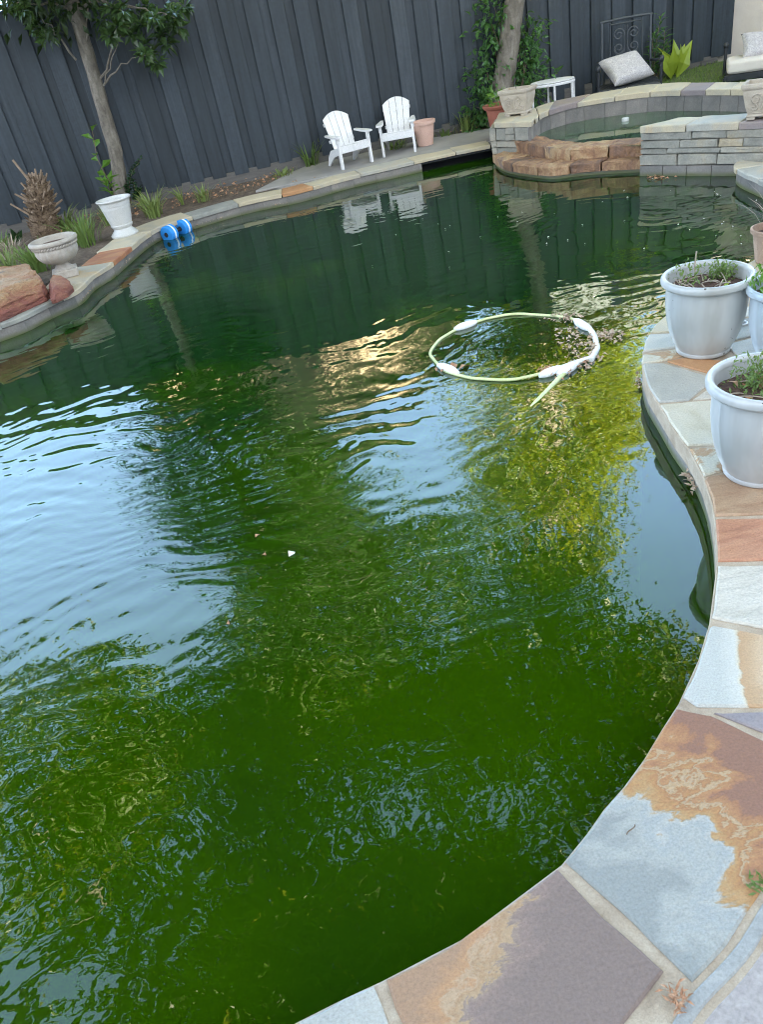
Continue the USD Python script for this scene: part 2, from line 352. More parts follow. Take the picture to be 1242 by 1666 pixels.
ramp_mat("fence_paint", [(.10, (.009, .015, .020)), (.40, (.018, .027, .036)), (.65, (.027, .038, .050)), (.95, (.054, .066, .080))], 3.2, detail=8, rough_=.55, bump=.55, bscale=14, dist=.004, stretch=(7, 7, .45), rand=.5, coords="object", warp=.3)
ramp_mat("kick_board", [(.2, (.07, .067, .065)), (.6, (.115, .108, .10)), (.9, (.16, .15, .135))], 6, stretch=(.6, 3, 6), rough_=.85)
ramp_mat("white_paint", [(.2, (.56, .56, .565)), (.5, (.66, .66, .665)), (.9, (.72, .72, .72))], 9, rough_=.42, bump=.12, bscale=40, dist=.002)
ramp_mat("white_plastic", [(.2, (.46, .465, .45)), (.7, (.56, .565, .55))], 6, rough_=.35, bump=.06)
ramp_mat("cast_stone", [(.2, (.26, .23, .19)), (.45, (.37, .345, .30)), (.8, (.46, .43, .385))], 8, detail=7, rough_=.85, bump=.6, bscale=90, dist=.003, coords="object")
ramp_mat("cast_cement", [(.2, (.22, .21, .19)), (.45, (.33, .32, .30)), (.65, (.40, .39, .375)), (.85, (.46, .45, .43))], 7, detail=8, rough_=.85, bump=.6, bscale=80, dist=.003, coords="object")
ramp_mat("terracotta", [(.2, (.24, .075, .05)), (.6, (.31, .105, .07)), (.9, (.36, .15, .10))], 5, rough_=.65, bump=.2)
ramp_mat("tan_clay", [(.2, (.26, .17, .115)), (.6, (.35, .245, .175)), (.9, (.42, .32, .25))], 9, rough_=.8, bump=.4)
ramp_mat("pink_plastic", [(.2, (.56, .36, .29)), (.6, (.62, .41, .33)), (.9, (.66, .46, .38))], 5, rough_=.5, bump=.1)
ramp_mat("iron_black", [(.2, (.012, .014, .017)), (.7, (.026, .03, .036)), (.9, (.05, .055, .06))], 20, rough_=.4, bump=.2)
ramp_mat("iron_grey", [(.2, (.035, .043, .052)), (.7, (.055, .065, .077))], 20, rough_=.45, bump=.2)
ramp_mat("pillow_print", [(.30, (.46, .44, .44)), (.45, (.56, .54, .535)), (.49, (.24, .225, .24)), (.54, (.52, .50, .50)), (.66, (.34, .32, .33)), (.71, (.55, .53, .53))], 17, detail=3, rough_=.9, bump=.3, bscale=300, dist=.001, warp=2.2, coords="object")
ramp_mat("cushion_cream", [(.2, (.56, .52, .46)), (.7, (.64, .60, .54))], 6, rough_=.95, bump=.3, bscale=300, dist=.001)
ramp_mat("house_stucco", [(.2, (.50, .45, .39)), (.7, (.56, .51, .445))], 4, rough_=.9, bump=.4, bscale=120)
ramp_mat("beige_siding", [(.2, (.15, .12, .08)), (.7, (.19, .155, .105))], 2, rough_=.9)
ramp_mat("grey_siding", [(.2, (.03, .04, .042)), (.7, (.045, .057, .058))], 2, rough_=.9)
ramp_mat("roof_shingle", [(.2, (.06, .055, .05)), (.7, (.12, .11, .10))], 9, rough_=.9, bump=.8, bscale=20)
ramp_mat("trim_white", [(.2, (.60, .60, .60)), (.7, (.68, .68, .67))], 5, rough_=.5)
ramp_mat("window_glass", [(.2, (.02, .025, .03)), (.7, (.035, .04, .045))], 2, rough_=.05, bump=0)
ramp_mat("bark_grey", [(.2, (.055, .048, .038)), (.42, (.12, .105, .085)), (.6, (.19, .17, .14)), (.72, (.24, .22, .185)), (.88, (.13, .14, .095))], 7, detail=8, rough_=.85, bump=1.0, bscale=22, dist=.015, stretch=(2.2, 2.2, .8))
ramp_mat("bark_brown", [(.2, (.08, .055, .038)), (.6, (.18, .13, .09))], 12, rough_=.9, bump=.6)
ramp_mat("palm_fibre", [(.2, (.04, .026, .018)), (.45, (.12, .08, .05)), (.65, (.22, .155, .10)), (.9, (.34, .27, .2))], 16, detail=7, rough_=.95, bump=1, bscale=60, dist=.02, stretch=(1, 1, 3))
ramp_mat("dry_stub", [(.2, (.16, .11, .075)), (.6, (.30, .225, .16)), (.9, (.44, .36, .28))], 8, rough_=.9)
ramp_mat("straw", [(.2, (.22, .175, .13)), (.6, (.36, .30, .23)), (.9, (.46, .40, .33))], 8, rough_=.9)
ramp_mat("dead_leaf", [(.2, (.22, .09, .045)), (.45, (.36, .18, .09)), (.7, (.46, .30, .19)), (.9, (.58, .46, .36))], 30, rough_=.75, bump=.3)
ramp_mat("pale_debris", [(.2, (.24, .15, .09)), (.5, (.40, .29, .20)), (.8, (.55, .46, .37))], 30, rough_=.8)
ramp_mat("white_petal", [(.2, (.70, .66, .60)), (.8, (.80, .76, .70))], 20, rough_=.6)
ramp_mat("hose_white", [(.2, (.60, .62, .56)), (.6, (.72, .73, .68)), (.9, (.76, .77, .74))], 9, rough_=.35, bump=.1, bscale=150)
ramp_mat("hose_algae", [(.2, (.46, .52, .22)), (.6, (.58, .63, .33)), (.9, (.66, .68, .45))], 9, rough_=.4, bump=.1)
ramp_mat("float_white", [(.2, (.70, .74, .74)), (.7, (.80, .82, .82))], 9, rough_=.35, bump=.05)
ramp_mat("foam_blue", [(.2, (.015, .21, .62)), (.7, (.02, .27, .72))], 20, rough_=.7, bump=.2, bscale=200, dist=.001)
ramp_mat("foam_white", [(.2, (.62, .70, .76)), (.7, (.72, .80, .86))], 20, rough_=.7, bump=.2, bscale=200, dist=.001)
ramp_mat("foam_hole", [(.2, (.008, .009, .012)), (.7, (.015, .016, .02))], 20, rough_=.7)
# glazed pots: pale glaze with dark specks
def glaze(name, c0, c1, speck=(.1, .09, .08), thr=.075):
    mat(name, {"tc": ("texture_coordinate", {}), "n": ("noise_texture", {"scale": 3.5, "detail": 6.0}), "r": ("rgb_ramp", {"ramp": [(.3, c0), (.7, c1)]}),
               "vo": ("voronoi_texture", {"scale": 34.0}), "ms": ("mapping", {"scale": (9.0, 9.0, 1.6)}), "ns": ("noise_texture", {"scale": 1.0, "detail": 5.0}), "rs": ("rgb_ramp", {"ramp": [(.35, (.80, .79, .76)), (.6, (1, 1, 1))]}), "mu": ("mix", {"mix_type": "multiply", "fac": 1.0}), "n2": ("noise_texture", {"scale": 5.0, "detail": 3.0}), "mm": ("map_range", {"from_min": .52, "from_max": .75, "to_min": 0.0, "to_max": thr * 2.4}),
               "lt": ("math", {"math_type": "less_than"}), "mx": ("mix", {"mix_type": "mix", "color2": speck}), "b": ("noise_texture", {"scale": 14.0, "detail": 4.0}), "bp": ("bump", {"strength": .12, "distance": .01}),
               "p": ("principled_bsdf", {"roughness": .3, "coat_weight": .35, "coat_roughness": .1})},
        [("tc.object", "n.vector"), ("n.fac", "r.fac"), ("tc.object", "vo.vector"), ("tc.object", "n2.vector"), ("n2.fac", "mm.value"), ("vo.distance", "lt.value1"), ("mm.result", "lt.value2"),
         ("lt.value", "mx.fac"), ("tc.object", "ms.vector"), ("ms.vector", "ns.vector"), ("ns.fac", "rs.fac"), ("r.color", "mu.color1"), ("rs.color", "mu.color2"), ("mu.color", "mx.color1"), ("mx.color", "p.base_color"), ("tc.object", "b.vector"), ("b.fac", "bp.height"), ("bp.normal", "p.normal")])
glaze("glaze_white", (.35, .365, .355), (.44, .445, .43), thr=.13)
glaze("glaze_plain", (.38, .39, .385), (.46, .46, .45), thr=.06)
glaze("glaze_blue", (.33, .40, .45), (.44, .50, .54), thr=.03)
def leaf_mat(name, c0, c1, c2, trans, rough_=.4, tw=.35, spec=.5):
    mat(name, {"g": ("geometry", {}), "r": ("rgb_ramp", {"ramp": [(0, c0), (.5, c1), (1, c2)]}), "p": ("principled_bsdf", {"roughness": rough_, "specular_ior_level": spec}),
               "rt": ("rgb_ramp", {"ramp": [(0, tuple(x * .7 for x in trans)), (1, trans)]}), "t": ("translucent_bsdf", {}), "mx": ("mix_closure", {"fac": tw})},
        [("g.random_per_island", "r.fac"), ("g.random_per_island", "rt.fac"), ("r.color", "p.base_color"), ("rt.color", "t.color"), ("p.BSDF", "mx.closure1"), ("t.BSDF", "mx.closure2")], surface="mx.closure")
leaf_mat("leaf_magnolia", (.045, .085, .03), (.085, .145, .045), (.19, .24, .09), (.2, .32, .05), rough_=.22, tw=.25)
leaf_mat("leaf_dark", (.014, .03, .008), (.03, .055, .014), (.06, .085, .02), (.08, .12, .015), rough_=.5, tw=.25, spec=.3)
leaf_mat("leaf_fresh", (.10, .22, .03), (.15, .29, .05), (.22, .36, .08), (.22, .42, .05), rough_=.35, tw=.35)
leaf_mat("leaf_lit_tree", (.10, .14, .01), (.24, .27, .015), (.42, .43, .02), (.72, .72, .03), rough_=.5, tw=.5)  # bright leaf colour for the clumps painted as sunlit
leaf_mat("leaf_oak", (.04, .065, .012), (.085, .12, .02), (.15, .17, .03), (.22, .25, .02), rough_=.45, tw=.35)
leaf_mat("leaf_shrub", (.06, .15, .045), (.11, .22, .06), (.19, .31, .10), (.22, .4, .08), rough_=.3, tw=.35)
leaf_mat("leaf_ivy", (.02, .06, .02), (.035, .085, .03), (.06, .12, .05), (.08, .16, .04), rough_=.35, tw=.25)
leaf_mat("leaf_grass", (.18, .25, .07), (.30, .35, .12), (.52, .52, .32), (.4, .44, .14), rough_=.5, tw=.3)
leaf_mat("leaf_lime", (.30, .40, .04), (.40, .50, .06), (.50, .56, .10), (.55, .65, .08), rough_=.4, tw=.4)
leaf_mat("leaf_herb", (.12, .20, .05), (.20, .30, .07), (.34, .40, .12), (.36, .44, .1), rough_=.5, tw=.35)
leaf_mat("leaf_lawn", (.12, .22, .04), (.20, .31, .06), (.32, .40, .12), (.34, .48, .08), rough_=.5, tw=.35)
# pool water: a clear surface over murky green that lets only a little through
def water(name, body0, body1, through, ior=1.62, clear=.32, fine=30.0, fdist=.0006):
    mat(name, {"g": ("geometry", {}), "n": ("noise_texture", {"scale": .55, "detail": 3.0}), "r": ("rgb_ramp", {"ramp": [(.25, body0), (.8, body1)]}), "xyz": ("separate_xyz", {}), "sh": ("map_range", {"range_type": "smoothstep", "from_min": 6.5, "from_max": .8, "to_min": -.67, "to_max": -.02}), "ad": ("math", {"math_type": "multiply_add", "value2": 1.7}),  # body colour painted brighter towards the near end, standing in for light
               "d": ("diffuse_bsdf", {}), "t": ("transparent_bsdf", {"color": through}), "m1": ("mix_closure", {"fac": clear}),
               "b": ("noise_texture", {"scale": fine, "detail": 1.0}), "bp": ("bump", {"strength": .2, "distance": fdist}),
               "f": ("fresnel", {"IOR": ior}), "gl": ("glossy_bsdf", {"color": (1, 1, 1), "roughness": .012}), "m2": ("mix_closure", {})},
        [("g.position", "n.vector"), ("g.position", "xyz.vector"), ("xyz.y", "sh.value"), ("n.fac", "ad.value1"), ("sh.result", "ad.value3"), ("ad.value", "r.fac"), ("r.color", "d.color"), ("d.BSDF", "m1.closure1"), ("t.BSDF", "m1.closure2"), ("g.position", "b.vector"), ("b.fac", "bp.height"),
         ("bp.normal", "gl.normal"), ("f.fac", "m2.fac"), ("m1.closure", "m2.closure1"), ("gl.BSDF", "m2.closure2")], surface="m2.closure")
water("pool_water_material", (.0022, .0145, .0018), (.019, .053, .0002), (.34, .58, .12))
water("spa_water_material", (.02, .05, .018), (.03, .06, .025), (.4, .6, .35), clear=.3)

# ------------------------------------------------------------------ the pool outline (at the waterline)
far_px = [(0, 557), (43, 541), (87, 518), (126, 500), (158, 471), (180, 457), (201, 440), (222, 421), (245, 402), (268, 389), (320, 372), (374, 356), (430, 342), (480, 332), (559, 310), (640, 291), (704, 276), (800, 256)]
far_w = [tuple(G(x, y, WZ)[:2]) for x, y in far_px]
near_px = [(1240, 560), (1170, 505), (1120, 500), (1084, 512), (1060, 535), (1046, 570), (1046, 600), (1056, 630), (1072, 656), (1099, 700), (1121, 729), (1145, 775), (1159, 820), (1166, 870), (1167, 915), (1155, 1010), (1137, 1070), (1105, 1140), (1079, 1180), (1049, 1230), (1016, 1275), (983, 1312), (955, 1352), (914, 1402), (823, 1470), (750, 1524), (619, 1592), (560, 1619), (480, 1659)]
near_w = [tuple(G(x, y, 0)[:2]) for x, y in near_px]
outline = ([(-3.25, 5.4)] + far_w + [(2.9, 10.2), (3.7, 9.6), (4.6, 8.4), (4.35, 6.9), (3.80, 6.98), (3.60, 6.3), (3.50, 5.7), (3.32, 5.15), (2.92, 4.7), (2.4, 4.36)] + near_w[2:] +
           [(-.9, .62), (-1.7, .75), (-2.6, 1.5), (-3.2, 2.8), (-3.4, 4.2)])
POOL = smooth_line(outline, .05, closed=True)
if area(POOL) < 0:
    POOL = POOL[::-1]
pool_poly = Polygon(POOL).buffer(0)
PT = np.roll(POOL, -2, 0) - np.roll(POOL, 2, 0); PT /= np.linalg.norm(PT, axis=1, keepdims=True)
PN = np.stack([PT[:, 1], -PT[:, 0]], 1)                     # outward (the outline runs counter-clockwise)
for _ in range(6):
    PN = (np.roll(PN, 1, 0) + PN + np.roll(PN, -1, 0)) / 3
PN /= np.linalg.norm(PN, axis=1, keepdims=True)
def nearest(p):
    return int(np.argmin(np.linalg.norm(POOL - np.asarray(p)[:2], axis=1)))
def arc(a, b):
    """indices along the outline (counter-clockwise) from index a to b"""
    n = len(POOL)
    return np.arange(a, a + ((b - a) % n) + 1) % n

# the ground: one earth sheet with the pool cut out
rng = np.random.default_rng(5)
def flat(poly, z, step=None):
    rings = [np.array(poly.exterior.coords)[:-1]] + [np.array(i.coords)[:-1] for i in poly.interiors]
    v = np.vstack(rings); ends = np.cumsum([len(r) for r in rings]).astype(np.uint32)
    f = np.asarray(earcut.triangulate_float64(np.ascontiguousarray(v), ends), int).reshape(-1, 3)
    n = np.cross(np.c_[v[f[:, 1]] - v[f[:, 0]], np.zeros(len(f))], np.c_[v[f[:, 2]] - v[f[:, 0]], np.zeros(len(f))])[:, 2]
    f[n < 0] = f[n < 0][:, ::-1]
    return np.c_[v, np.full(len(v), z)], f
hole = pool_poly.buffer(.06)
obj("ground", flat(Polygon([(-150, -150), (150, -150), (150, 150), (-150, 150)], [list(hole.exterior.coords)[:-1]]), -.085), "lawn_soil", kind="structure")
# raised, uneven soil of the planting bed along the fence
FA, FB = 11.70, .122                                       # the fence stands on y = FA + FB * x
def fence_y(x): return FA + FB * x
SPA_C = np.array([3.75, 8.95])
def grid_sheet(poly, step, zf):
    x0, y0, x1, y1 = poly.bounds
    import shapely
    pts = np.stack(np.meshgrid(np.arange(x0, x1, step), np.arange(y0, y1, step), indexing="ij"), -1).reshape(-1, 2)
    inside = shapely.contains_xy(poly.buffer(-step * .45), pts[:, 0], pts[:, 1])
    edge = np.array(poly.exterior.segmentize(step).coords)[:-1]
    allp = np.vstack([edge, pts[inside]])
    from scipy.spatial import Delaunay
    t = Delaunay(allp).simplices
    c = allp[t].mean(1)
    t = t[shapely.contains_xy(poly, c[:, 0], c[:, 1])]
    a = allp[t]
    s = np.cross(np.c_[a[:, 1] - a[:, 0], np.zeros(len(t))], np.c_[a[:, 2] - a[:, 0], np.zeros(len(t))])[:, 2]
    t[s < 0] = t[s < 0][:, ::-1]
    return np.c_[allp, zf(allp)], t
bed_poly = Polygon([(-7, 4.5), (-3.2, 4.6), (-3.05, 6.6), (-2.75, 7.3), (-2.6, 8.4), (-2.3, 9.6), (-1.6, 10.28), (-.6, 10.45), (.1, 10.9), (1.2, 11.35), (2.6, 11.55), (3.2, 11.5), (3.9, 11.6), (4.6, 11.7), (4.6, fence_y(4.6) + .02), (-7, fence_y(-7) + .02)]).difference(pool_poly.buffer(.1))
obj("planting_bed", grid_sheet(bed_poly, .08, lambda p: -.045 + .055 * (meshkit.fbm(np.c_[p * 2.2, p[:, 0] * 0], 4, 3) - .35)), "soil", kind="structure", smooth=True)
lawn_poly = Polygon([(4.6, 11.3), (5.2, 10.4), (5.4, 9.2), (9, 9.2), (9, fence_y(9) + .02), (4.6, fence_y(4.6) + .02)])
LAWNZ = lambda p: -.03 + .14 * np.clip((p[:, 1] - 10.2) / 2.2, 0, 1) * np.clip((p[:, 0] - 4.3) / 1.2, 0, 1) + .02 * meshkit.noise(np.c_[p * 2, p[:, 0] * 0], 8)
obj("lawn", grid_sheet(lawn_poly, .12, LAWNZ), "lawn_soil", kind="structure", smooth=True)
gp = rng.uniform([4.7, 10.2], [8.8, 12.9], (9000, 2)); gp = gp[(gp[:, 1] < fence_y(gp[:, 0]) - .02) & (gp[:, 0] + gp[:, 1] > 16.0)]
lz = LAWNZ(gp); a = rng.uniform(0, 6.28, len(gp)); dd = np.stack([np.cos(a) * .5, np.sin(a) * .5, np.full(len(gp), 1.0)], 1)
obj("lawn_grass", leaves(np.c_[gp, lz - .004], dd, rng.uniform(.03, .075, len(gp)), .006, rng), "leaf_lawn", kind="stuff", label="short green lawn grass between the spa and the fence", cat="grass")
# grey concrete walk under the small chairs
walk_poly = Polygon([G(418, 309)[:2], G(470, 282)[:2], G(498, 270)[:2], G(560, 256)[:2], G(616, 243)[:2], G(704, 224)[:2], G(789, 210)[:2], (3.0, 11.55), (3.5, 11.3), (2.95, 10.2), (2.0, 10.45)] ).buffer(.02)
wc = np.array(walk_poly.exterior.coords)[:-1]
walk_poly = walk_poly.difference(pool_poly.buffer(.29))
if walk_poly.geom_type != "Polygon": walk_poly = max(walk_poly.geoms, key=lambda g: g.area)
obj("concrete_walk", slab(np.array(walk_poly.exterior.coords)[:-1], -.09, -.006, .008, .004, .1, 4), "concrete", kind="structure")

# pool basin: plaster shell, then slate tiles along the waterline
basin = thing("pool_basin", kind="structure")
n = len(POOL); b0 = POOL + PN * .018; i = np.arange(n); j = (i + 1) % n
v = np.vstack([np.c_[b0, np.full(n, WZ - .05)], np.c_[b0, np.full(n, -1.5)]])
obj("basin_wall", (v, np.vstack([np.stack([i, j, n + j], 1), np.stack([i, n + j, n + i], 1)])), "pool_plaster", basin)
obj("basin_floor", flat(Polygon(b0).buffer(0), -1.5), "pool_plaster", basin)
skim0, skim1 = nearest(G(795, 258, WZ)), nearest(G(706, 276, WZ))
def strip(idx, off0, off1):
    a = POOL[idx] + PN[idx] * off0; b = POOL[idx] + PN[idx] * off1
    return np.vstack([a, b[::-1]])
SP = 0.05
rr = random.Random(3)
k = 0
spa_a, spa_b = nearest((3.82, 6.98)), nearest(far_w[-1])      # the outline passes behind the spa between these
tile_idx = arc(spa_b, (spa_a) % n)
spa_set = set(arc(spa_a, spa_b).tolist()); skim_set = set(arc(skim0, skim1).tolist())
s0 = spa_b
while True:
    L = 6
    idx = np.arange(s0, s0 + L + 1) % n
    if spa_set & set(idx[1:].tolist()) and k > 3: break
    s0 += L; k += 1
    if k > 200: break
    if skim_set & set(idx[1:-1].tolist()): continue
    ring = strip(idx, .003 + rr.uniform(0, .003), .017)
    ring[0] += (ring[1] - ring[0]) * .05
    vv, ff = slab(ring, -.235, -.052, .003, 0, .2)
    obj("tile", (vv, ff), "slate_tile", basin)
# skimmer mouth
idx = arc(skim0, skim1)
a, b = POOL[idx[0]], POOL[idx[-1]]
c = (a + b) / 2; nn = PN[idx].mean(0); nn /= np.linalg.norm(nn)
ang = math.atan2(b[1] - a[1], b[0] - a[0]); Lw = np.linalg.norm(b - a)
mb = MB()
for sx, sy, sz, cx, cy, cz in ((Lw + .5, .02, .25, 0, -.3, -.16), (.02, .3, .25, -Lw / 2 - .2, -.15, -.16), (.02, .3, .25, Lw / 2 + .2, -.15, -.16), (Lw + .4, .3, .02, 0, -.15, -.29), (Lw + .4, .3, .012, 0, -.15, -.062)):
    p = np.array([cx, cy]); p = np.array([p[0] * math.cos(ang) - p[1] * math.sin(ang), p[0] * math.sin(ang) + p[1] * math.cos(ang)])
    sgn = 1 if np.dot(nn, [math.sin(ang), -math.cos(ang)]) > 0 else -1
    q = np.array([cx, cy * sgn]); q = np.array([q[0] * math.cos(ang) - q[1] * math.sin(ang), q[0] * math.sin(ang) + q[1] * math.cos(ang)])
    mb.add(*box([c[0] + q[0], c[1] + q[1], cz], (sx, sy, sz), ang))
obj("skimmer_mouth", mb.mesh, "foam_hole", basin)

# water surface: a fine sheet with real ripples, rough where the water stirs and calm beside the right-hand coping
def water_sheet(poly, z, step, amp):
    import shapely
    x0, y0, x1, y1 = poly.bounds
    xs, ys = np.arange(x0 - step, x1 + step, step), np.arange(y0 - step, y1 + step, step)
    X, Y = np.meshgrid(xs, ys, indexing="ij")
    p = np.stack([X, Y], -1)
    H = amp(p)
    inside = shapely.contains_xy(poly, X, Y)
    cell = inside[:-1, :-1] | inside[1:, :-1] | inside[:-1, 1:] | inside[1:, 1:]
    I, J = np.nonzero(cell); ny = len(ys)
    q = np.stack([I * ny + J, (I + 1) * ny + J, (I + 1) * ny + J + 1, I * ny + J + 1], 1)
    used = np.unique(q); remap = np.zeros(X.size, int); remap[used] = np.arange(len(used))
    v = np.stack([X, Y, z + H], -1).reshape(-1, 3)[used]
    q = remap[q]
    return v, np.vstack([q[:, [0, 1, 2]], q[:, [0, 2, 3]]])
def waves(p, freqs, seed, spread, direction):
    """a sum of travelling waves, bent by noise so that they do not look regular"""
    r = np.random.default_rng(seed); out = 0
    w = np.stack([meshkit.fbm(np.concatenate([p * .9, np.full(p.shape[:-1] + (1,), s)], -1), 3, seed + s) for s in (1, 2)], -1)
    for f, a in freqs:
        for _ in range(3):
            th = direction + r.normal() * spread
            k = f * 2 * math.pi * r.uniform(.85, 1.2)
            d = np.array([math.cos(th), math.sin(th)])
            out = out + a * np.sin(k * ((p + (w - .5) * .9) @ d) + r.uniform(0, 6.28))
    return out
def ripple(p):
    P3 = np.concatenate([p, np.zeros(p.shape[:-1] + (1,))], -1)
    calm = np.exp(-(((p[..., 0] - .95) / .42) ** 2 + ((p[..., 1] - 2.35) / .75) ** 2))
    stir = np.exp(-(((p[..., 0] + 1.5) / 2.2) ** 2 + ((p[..., 1] - 3.5) / 1.6) ** 2))
    patch = .5 + 1.0 * meshkit.fbm(P3 * .9 + 3, 2, 11)
    near = np.clip((2.6 - p[..., 1]) / 1.2, 0, 1)
    A = patch * (1 - .95 * calm) * (.34 + .66 * stir)
    h = waves(p, [(2.0, .00055), (4.5, .00042), (8.0, .00026), (13.0, .00009)], 2, .5, 1.75)
    n0 = meshkit.fbm(P3 * np.array([3.0, 4.4, 1]), 1, 23) - .5
    n1 = meshkit.fbm(P3 * np.array([7.0, 10.0, 1]), 2, 21) - .5
    n2 = meshkit.fbm(P3 * 20.0, 1, 31) - .5
    return A * (h * (1 - .45 * near) + n1 * (.0020 - .0004 * near) + n0 * .0045 * near + n2 * .0001)
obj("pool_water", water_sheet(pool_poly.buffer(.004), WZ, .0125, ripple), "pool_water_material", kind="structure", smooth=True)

# ------------------------------------------------------------------ coping
coping = thing("pool_coping", kind="structure")
KINDS = ["stone_grey", "stone_cream", "stone_orange", "stone_purple", "stone_grey", "stone_cream", "stone_grey", "stone_rust"]
def coping_run(a, b, w0, w1, lens, kinds, seed, over=-.022, z1=0.0, z0=-.044):
    r = random.Random(seed); idx = arc(a, b); s = 0; q = 0
    while s < len(idx) - 3:
        L = max(4, int(r.uniform(*lens) / SP)); e = min(s + L, len(idx) - 1)
        if len(idx) - 1 - e < 4: e = len(idx) - 1
        ii = idx[s:e + 1]; f = (s / len(idx)); w = w0 + (w1 - w0) * f + r.uniform(-.03, .05)
        ring = strip(ii, over + r.uniform(-.008, .008), w)
        obj("coping_stone", slab(ring, z0 - r.uniform(0, .008), z1 + r.uniform(-.006, .004), .007, .009, .035, seed * 100 + q, gap=.0025, dz=.008), kinds[q % len(kinds)], coping)
        s = e; q += 1
left0, left1 = nearest((-3.25, 5.2)), nearest(G(290, 378, WZ))
# the far outline runs clockwise in the picture: from the spa (right) to the left edge
coping_run(nearest(far_w[-1]), nearest(G(320, 372, WZ)), .32, .34, (.42, .78), ["stone_cream", "stone_cream", "stone_grey", "stone_cream", "stone_orange", "stone_cream", "stone_grey", "stone_cream", "stone_rust", "stone_cream", "stone_orange"], 1)
coping_run(nearest(G(320, 372, WZ)), nearest((-3.3, 4.4)), .36, .42, (.40, .7), ["stone_cream", "stone_cream", "stone_rust", "stone_cream", "stone_cream", "stone_grey", "stone_grey", "stone_grey", "stone_cream"], 2)
coping_run(nearest((-3.3, 4.4)), nearest((-.55, .72)), .36, .40, (.45, .7), KINDS, 7)
coping_run(nearest((2.35, 4.42)), nearest((3.82, 6.96)), .55, .6, (.4, .7), ["stone_cream", "stone_grey", "stone_grey"], 9)
# mortar bed under the near stones
near_band = [tuple(G(x, y)[:2]) for x, y in near_px[2:]] + [(-.6, .70), (-.75, .45), (.2, .35), (.9, .3), (3, 1), (3.2, 4.2), (2.4, 4.3)]
bed = Polygon(near_band).buffer(0)
obj("mortar_bed", slab(np.array((bed.geoms[0] if bed.geom_type != "Polygon" else bed).exterior.coords)[:-1], -.085, -.009, .004, 0, .06), "mortar", coping)
def inner(p, q):
    """the pool edge between two photo points of the near outline"""
    a, b = G(*p)[:2], G(*q)[:2]
    E_ = smooth_line(near_w[2:], .02)
    ia, ib = (int(np.argmin(np.linalg.norm(E_ - x, axis=1))) for x in (a, b))
    seg = E_[ia:ib + 1] if ia <= ib else E_[ib:ia + 1][::-1]
    return seg
def near_stone(p, q, rest, m, seed, name="coping_stone", dz=0.0, gap=.0045):
    seg = inner(p, q)
    tn = np.gradient(seg, axis=0); tn /= np.linalg.norm(tn, axis=1, keepdims=True)
    ring = np.vstack([seg, [G(*x)[:2] for x in rest]])
    obj(name, slab(ring, -.05, dz, .006, .0055, .015, seed, gap=gap), m, coping)
near_stone((480, 1659), (612, 1596), [(628, 1640), (652, 1700), (520, 1760)], "slab_bluegrey", 41)
near_stone((624, 1590), (905, 1412), [(985, 1490), (1084, 1578), (1020, 1664), (980, 1740), (700, 1760), (640, 1640)], "slab_purple_brown", 42)
near_stone((915, 1402), (1102, 1145), [(1125, 1154), (1160, 1160), (1300, 1228), (1400, 1290), (1306, 1370), (1243, 1450), (1189, 1535), (1128, 1600), (1026, 1499)], "slab_grey_orange", 43)
obj("coping_stone", slab([G(*p)[:2] for p in ((1162, 1158), (1242, 1156), (1420, 1160), (1420, 1270), (1242, 1189))], -.05, -.002, .004, .003, .03, 44), "stone_purple", coping)
near_stone((1108, 1137), (1153, 1016), [(1160, 1014), (1242, 1030), (1430, 1060), (1430, 1152), (1242, 1150), (1135, 1150)], "slab_white_tan", 45)
near_stone((1155, 1007), (1166, 921), [(1168, 918), (1242, 917), (1430, 915), (1430, 1050), (1242, 1022)], "slab_white_vein", 46)
near_stone((1167, 912), (1163, 843), [(1166, 842), (1242, 841), (1400, 842), (1400, 908), (1242, 911)], "slab_red", 47)
near_stone((1162, 836), (1147, 778), [(1150, 774), (1180, 769), (1260, 758), (1380, 750), (1400, 835), (1242, 836)], "slab_brown", 48)
near_stone((1145, 773), (1121, 730), [(1123, 728), (1185, 726), (1250, 722), (1250, 756), (1180, 765)], "slab_half", 49)
near_stone((1119, 726), (1074, 660), [(1074, 657), (1175, 648), (1250, 643), (1250, 718), (1185, 723)], "slab_cream", 50)
near_stone((1072, 655), (1046, 594), [(1048, 590), (1082, 590), (1166, 614), (1122, 650)], "slab_bluegrey", 51)
for k, (pts, m) in enumerate([([(1126, 650), (1170, 618), (1250, 630), (1250, 641), (1176, 646)], "slab_white_vein"), ([(1084, 587), (1120, 580), (1200, 588), (1195, 606), (1168, 611)], "stone_orange"),
                              ([(1172, 613), (1204, 590), (1290, 592), (1290, 628), (1250, 628)], "stone_white"), ([(1205, 586), (1180, 560), (1300, 530), (1330, 580)], "stone_white"), ([(1178, 557), (1150, 535), (1200, 520), (1300, 500), (1310, 526)], "stone_grey"),
                              ([(1252, 718), (1252, 645), (1400, 630), (1400, 740)], "stone_white"), ([(1148, 532), (1130, 512), (1180, 511), (1300, 470), (1310, 496), (1200, 518)], "stone_white"), ([(1295, 628), (1295, 592), (1332, 584), (1400, 560), (1400, 622)], "stone_grey")]):
    obj("coping_stone", slab([G(*p)[:2] for p in pts], -.05, -.001, .004, .004, .03, 60 + k, gap=.004), m, coping)
near_stone((1046, 590), (1045, 577), [(1047, 575), (1110, 566), (1120, 577), (1082, 586)], "slab_half", 70)
near_stone((1046, 572), (1054, 546), [(1056, 543), (1140, 540), (1172, 560), (1112, 563)], "stone_white", 71)
near_stone((1056, 541), (1084, 513), [(1125, 514), (1144, 536)], "stone_cream", 72)

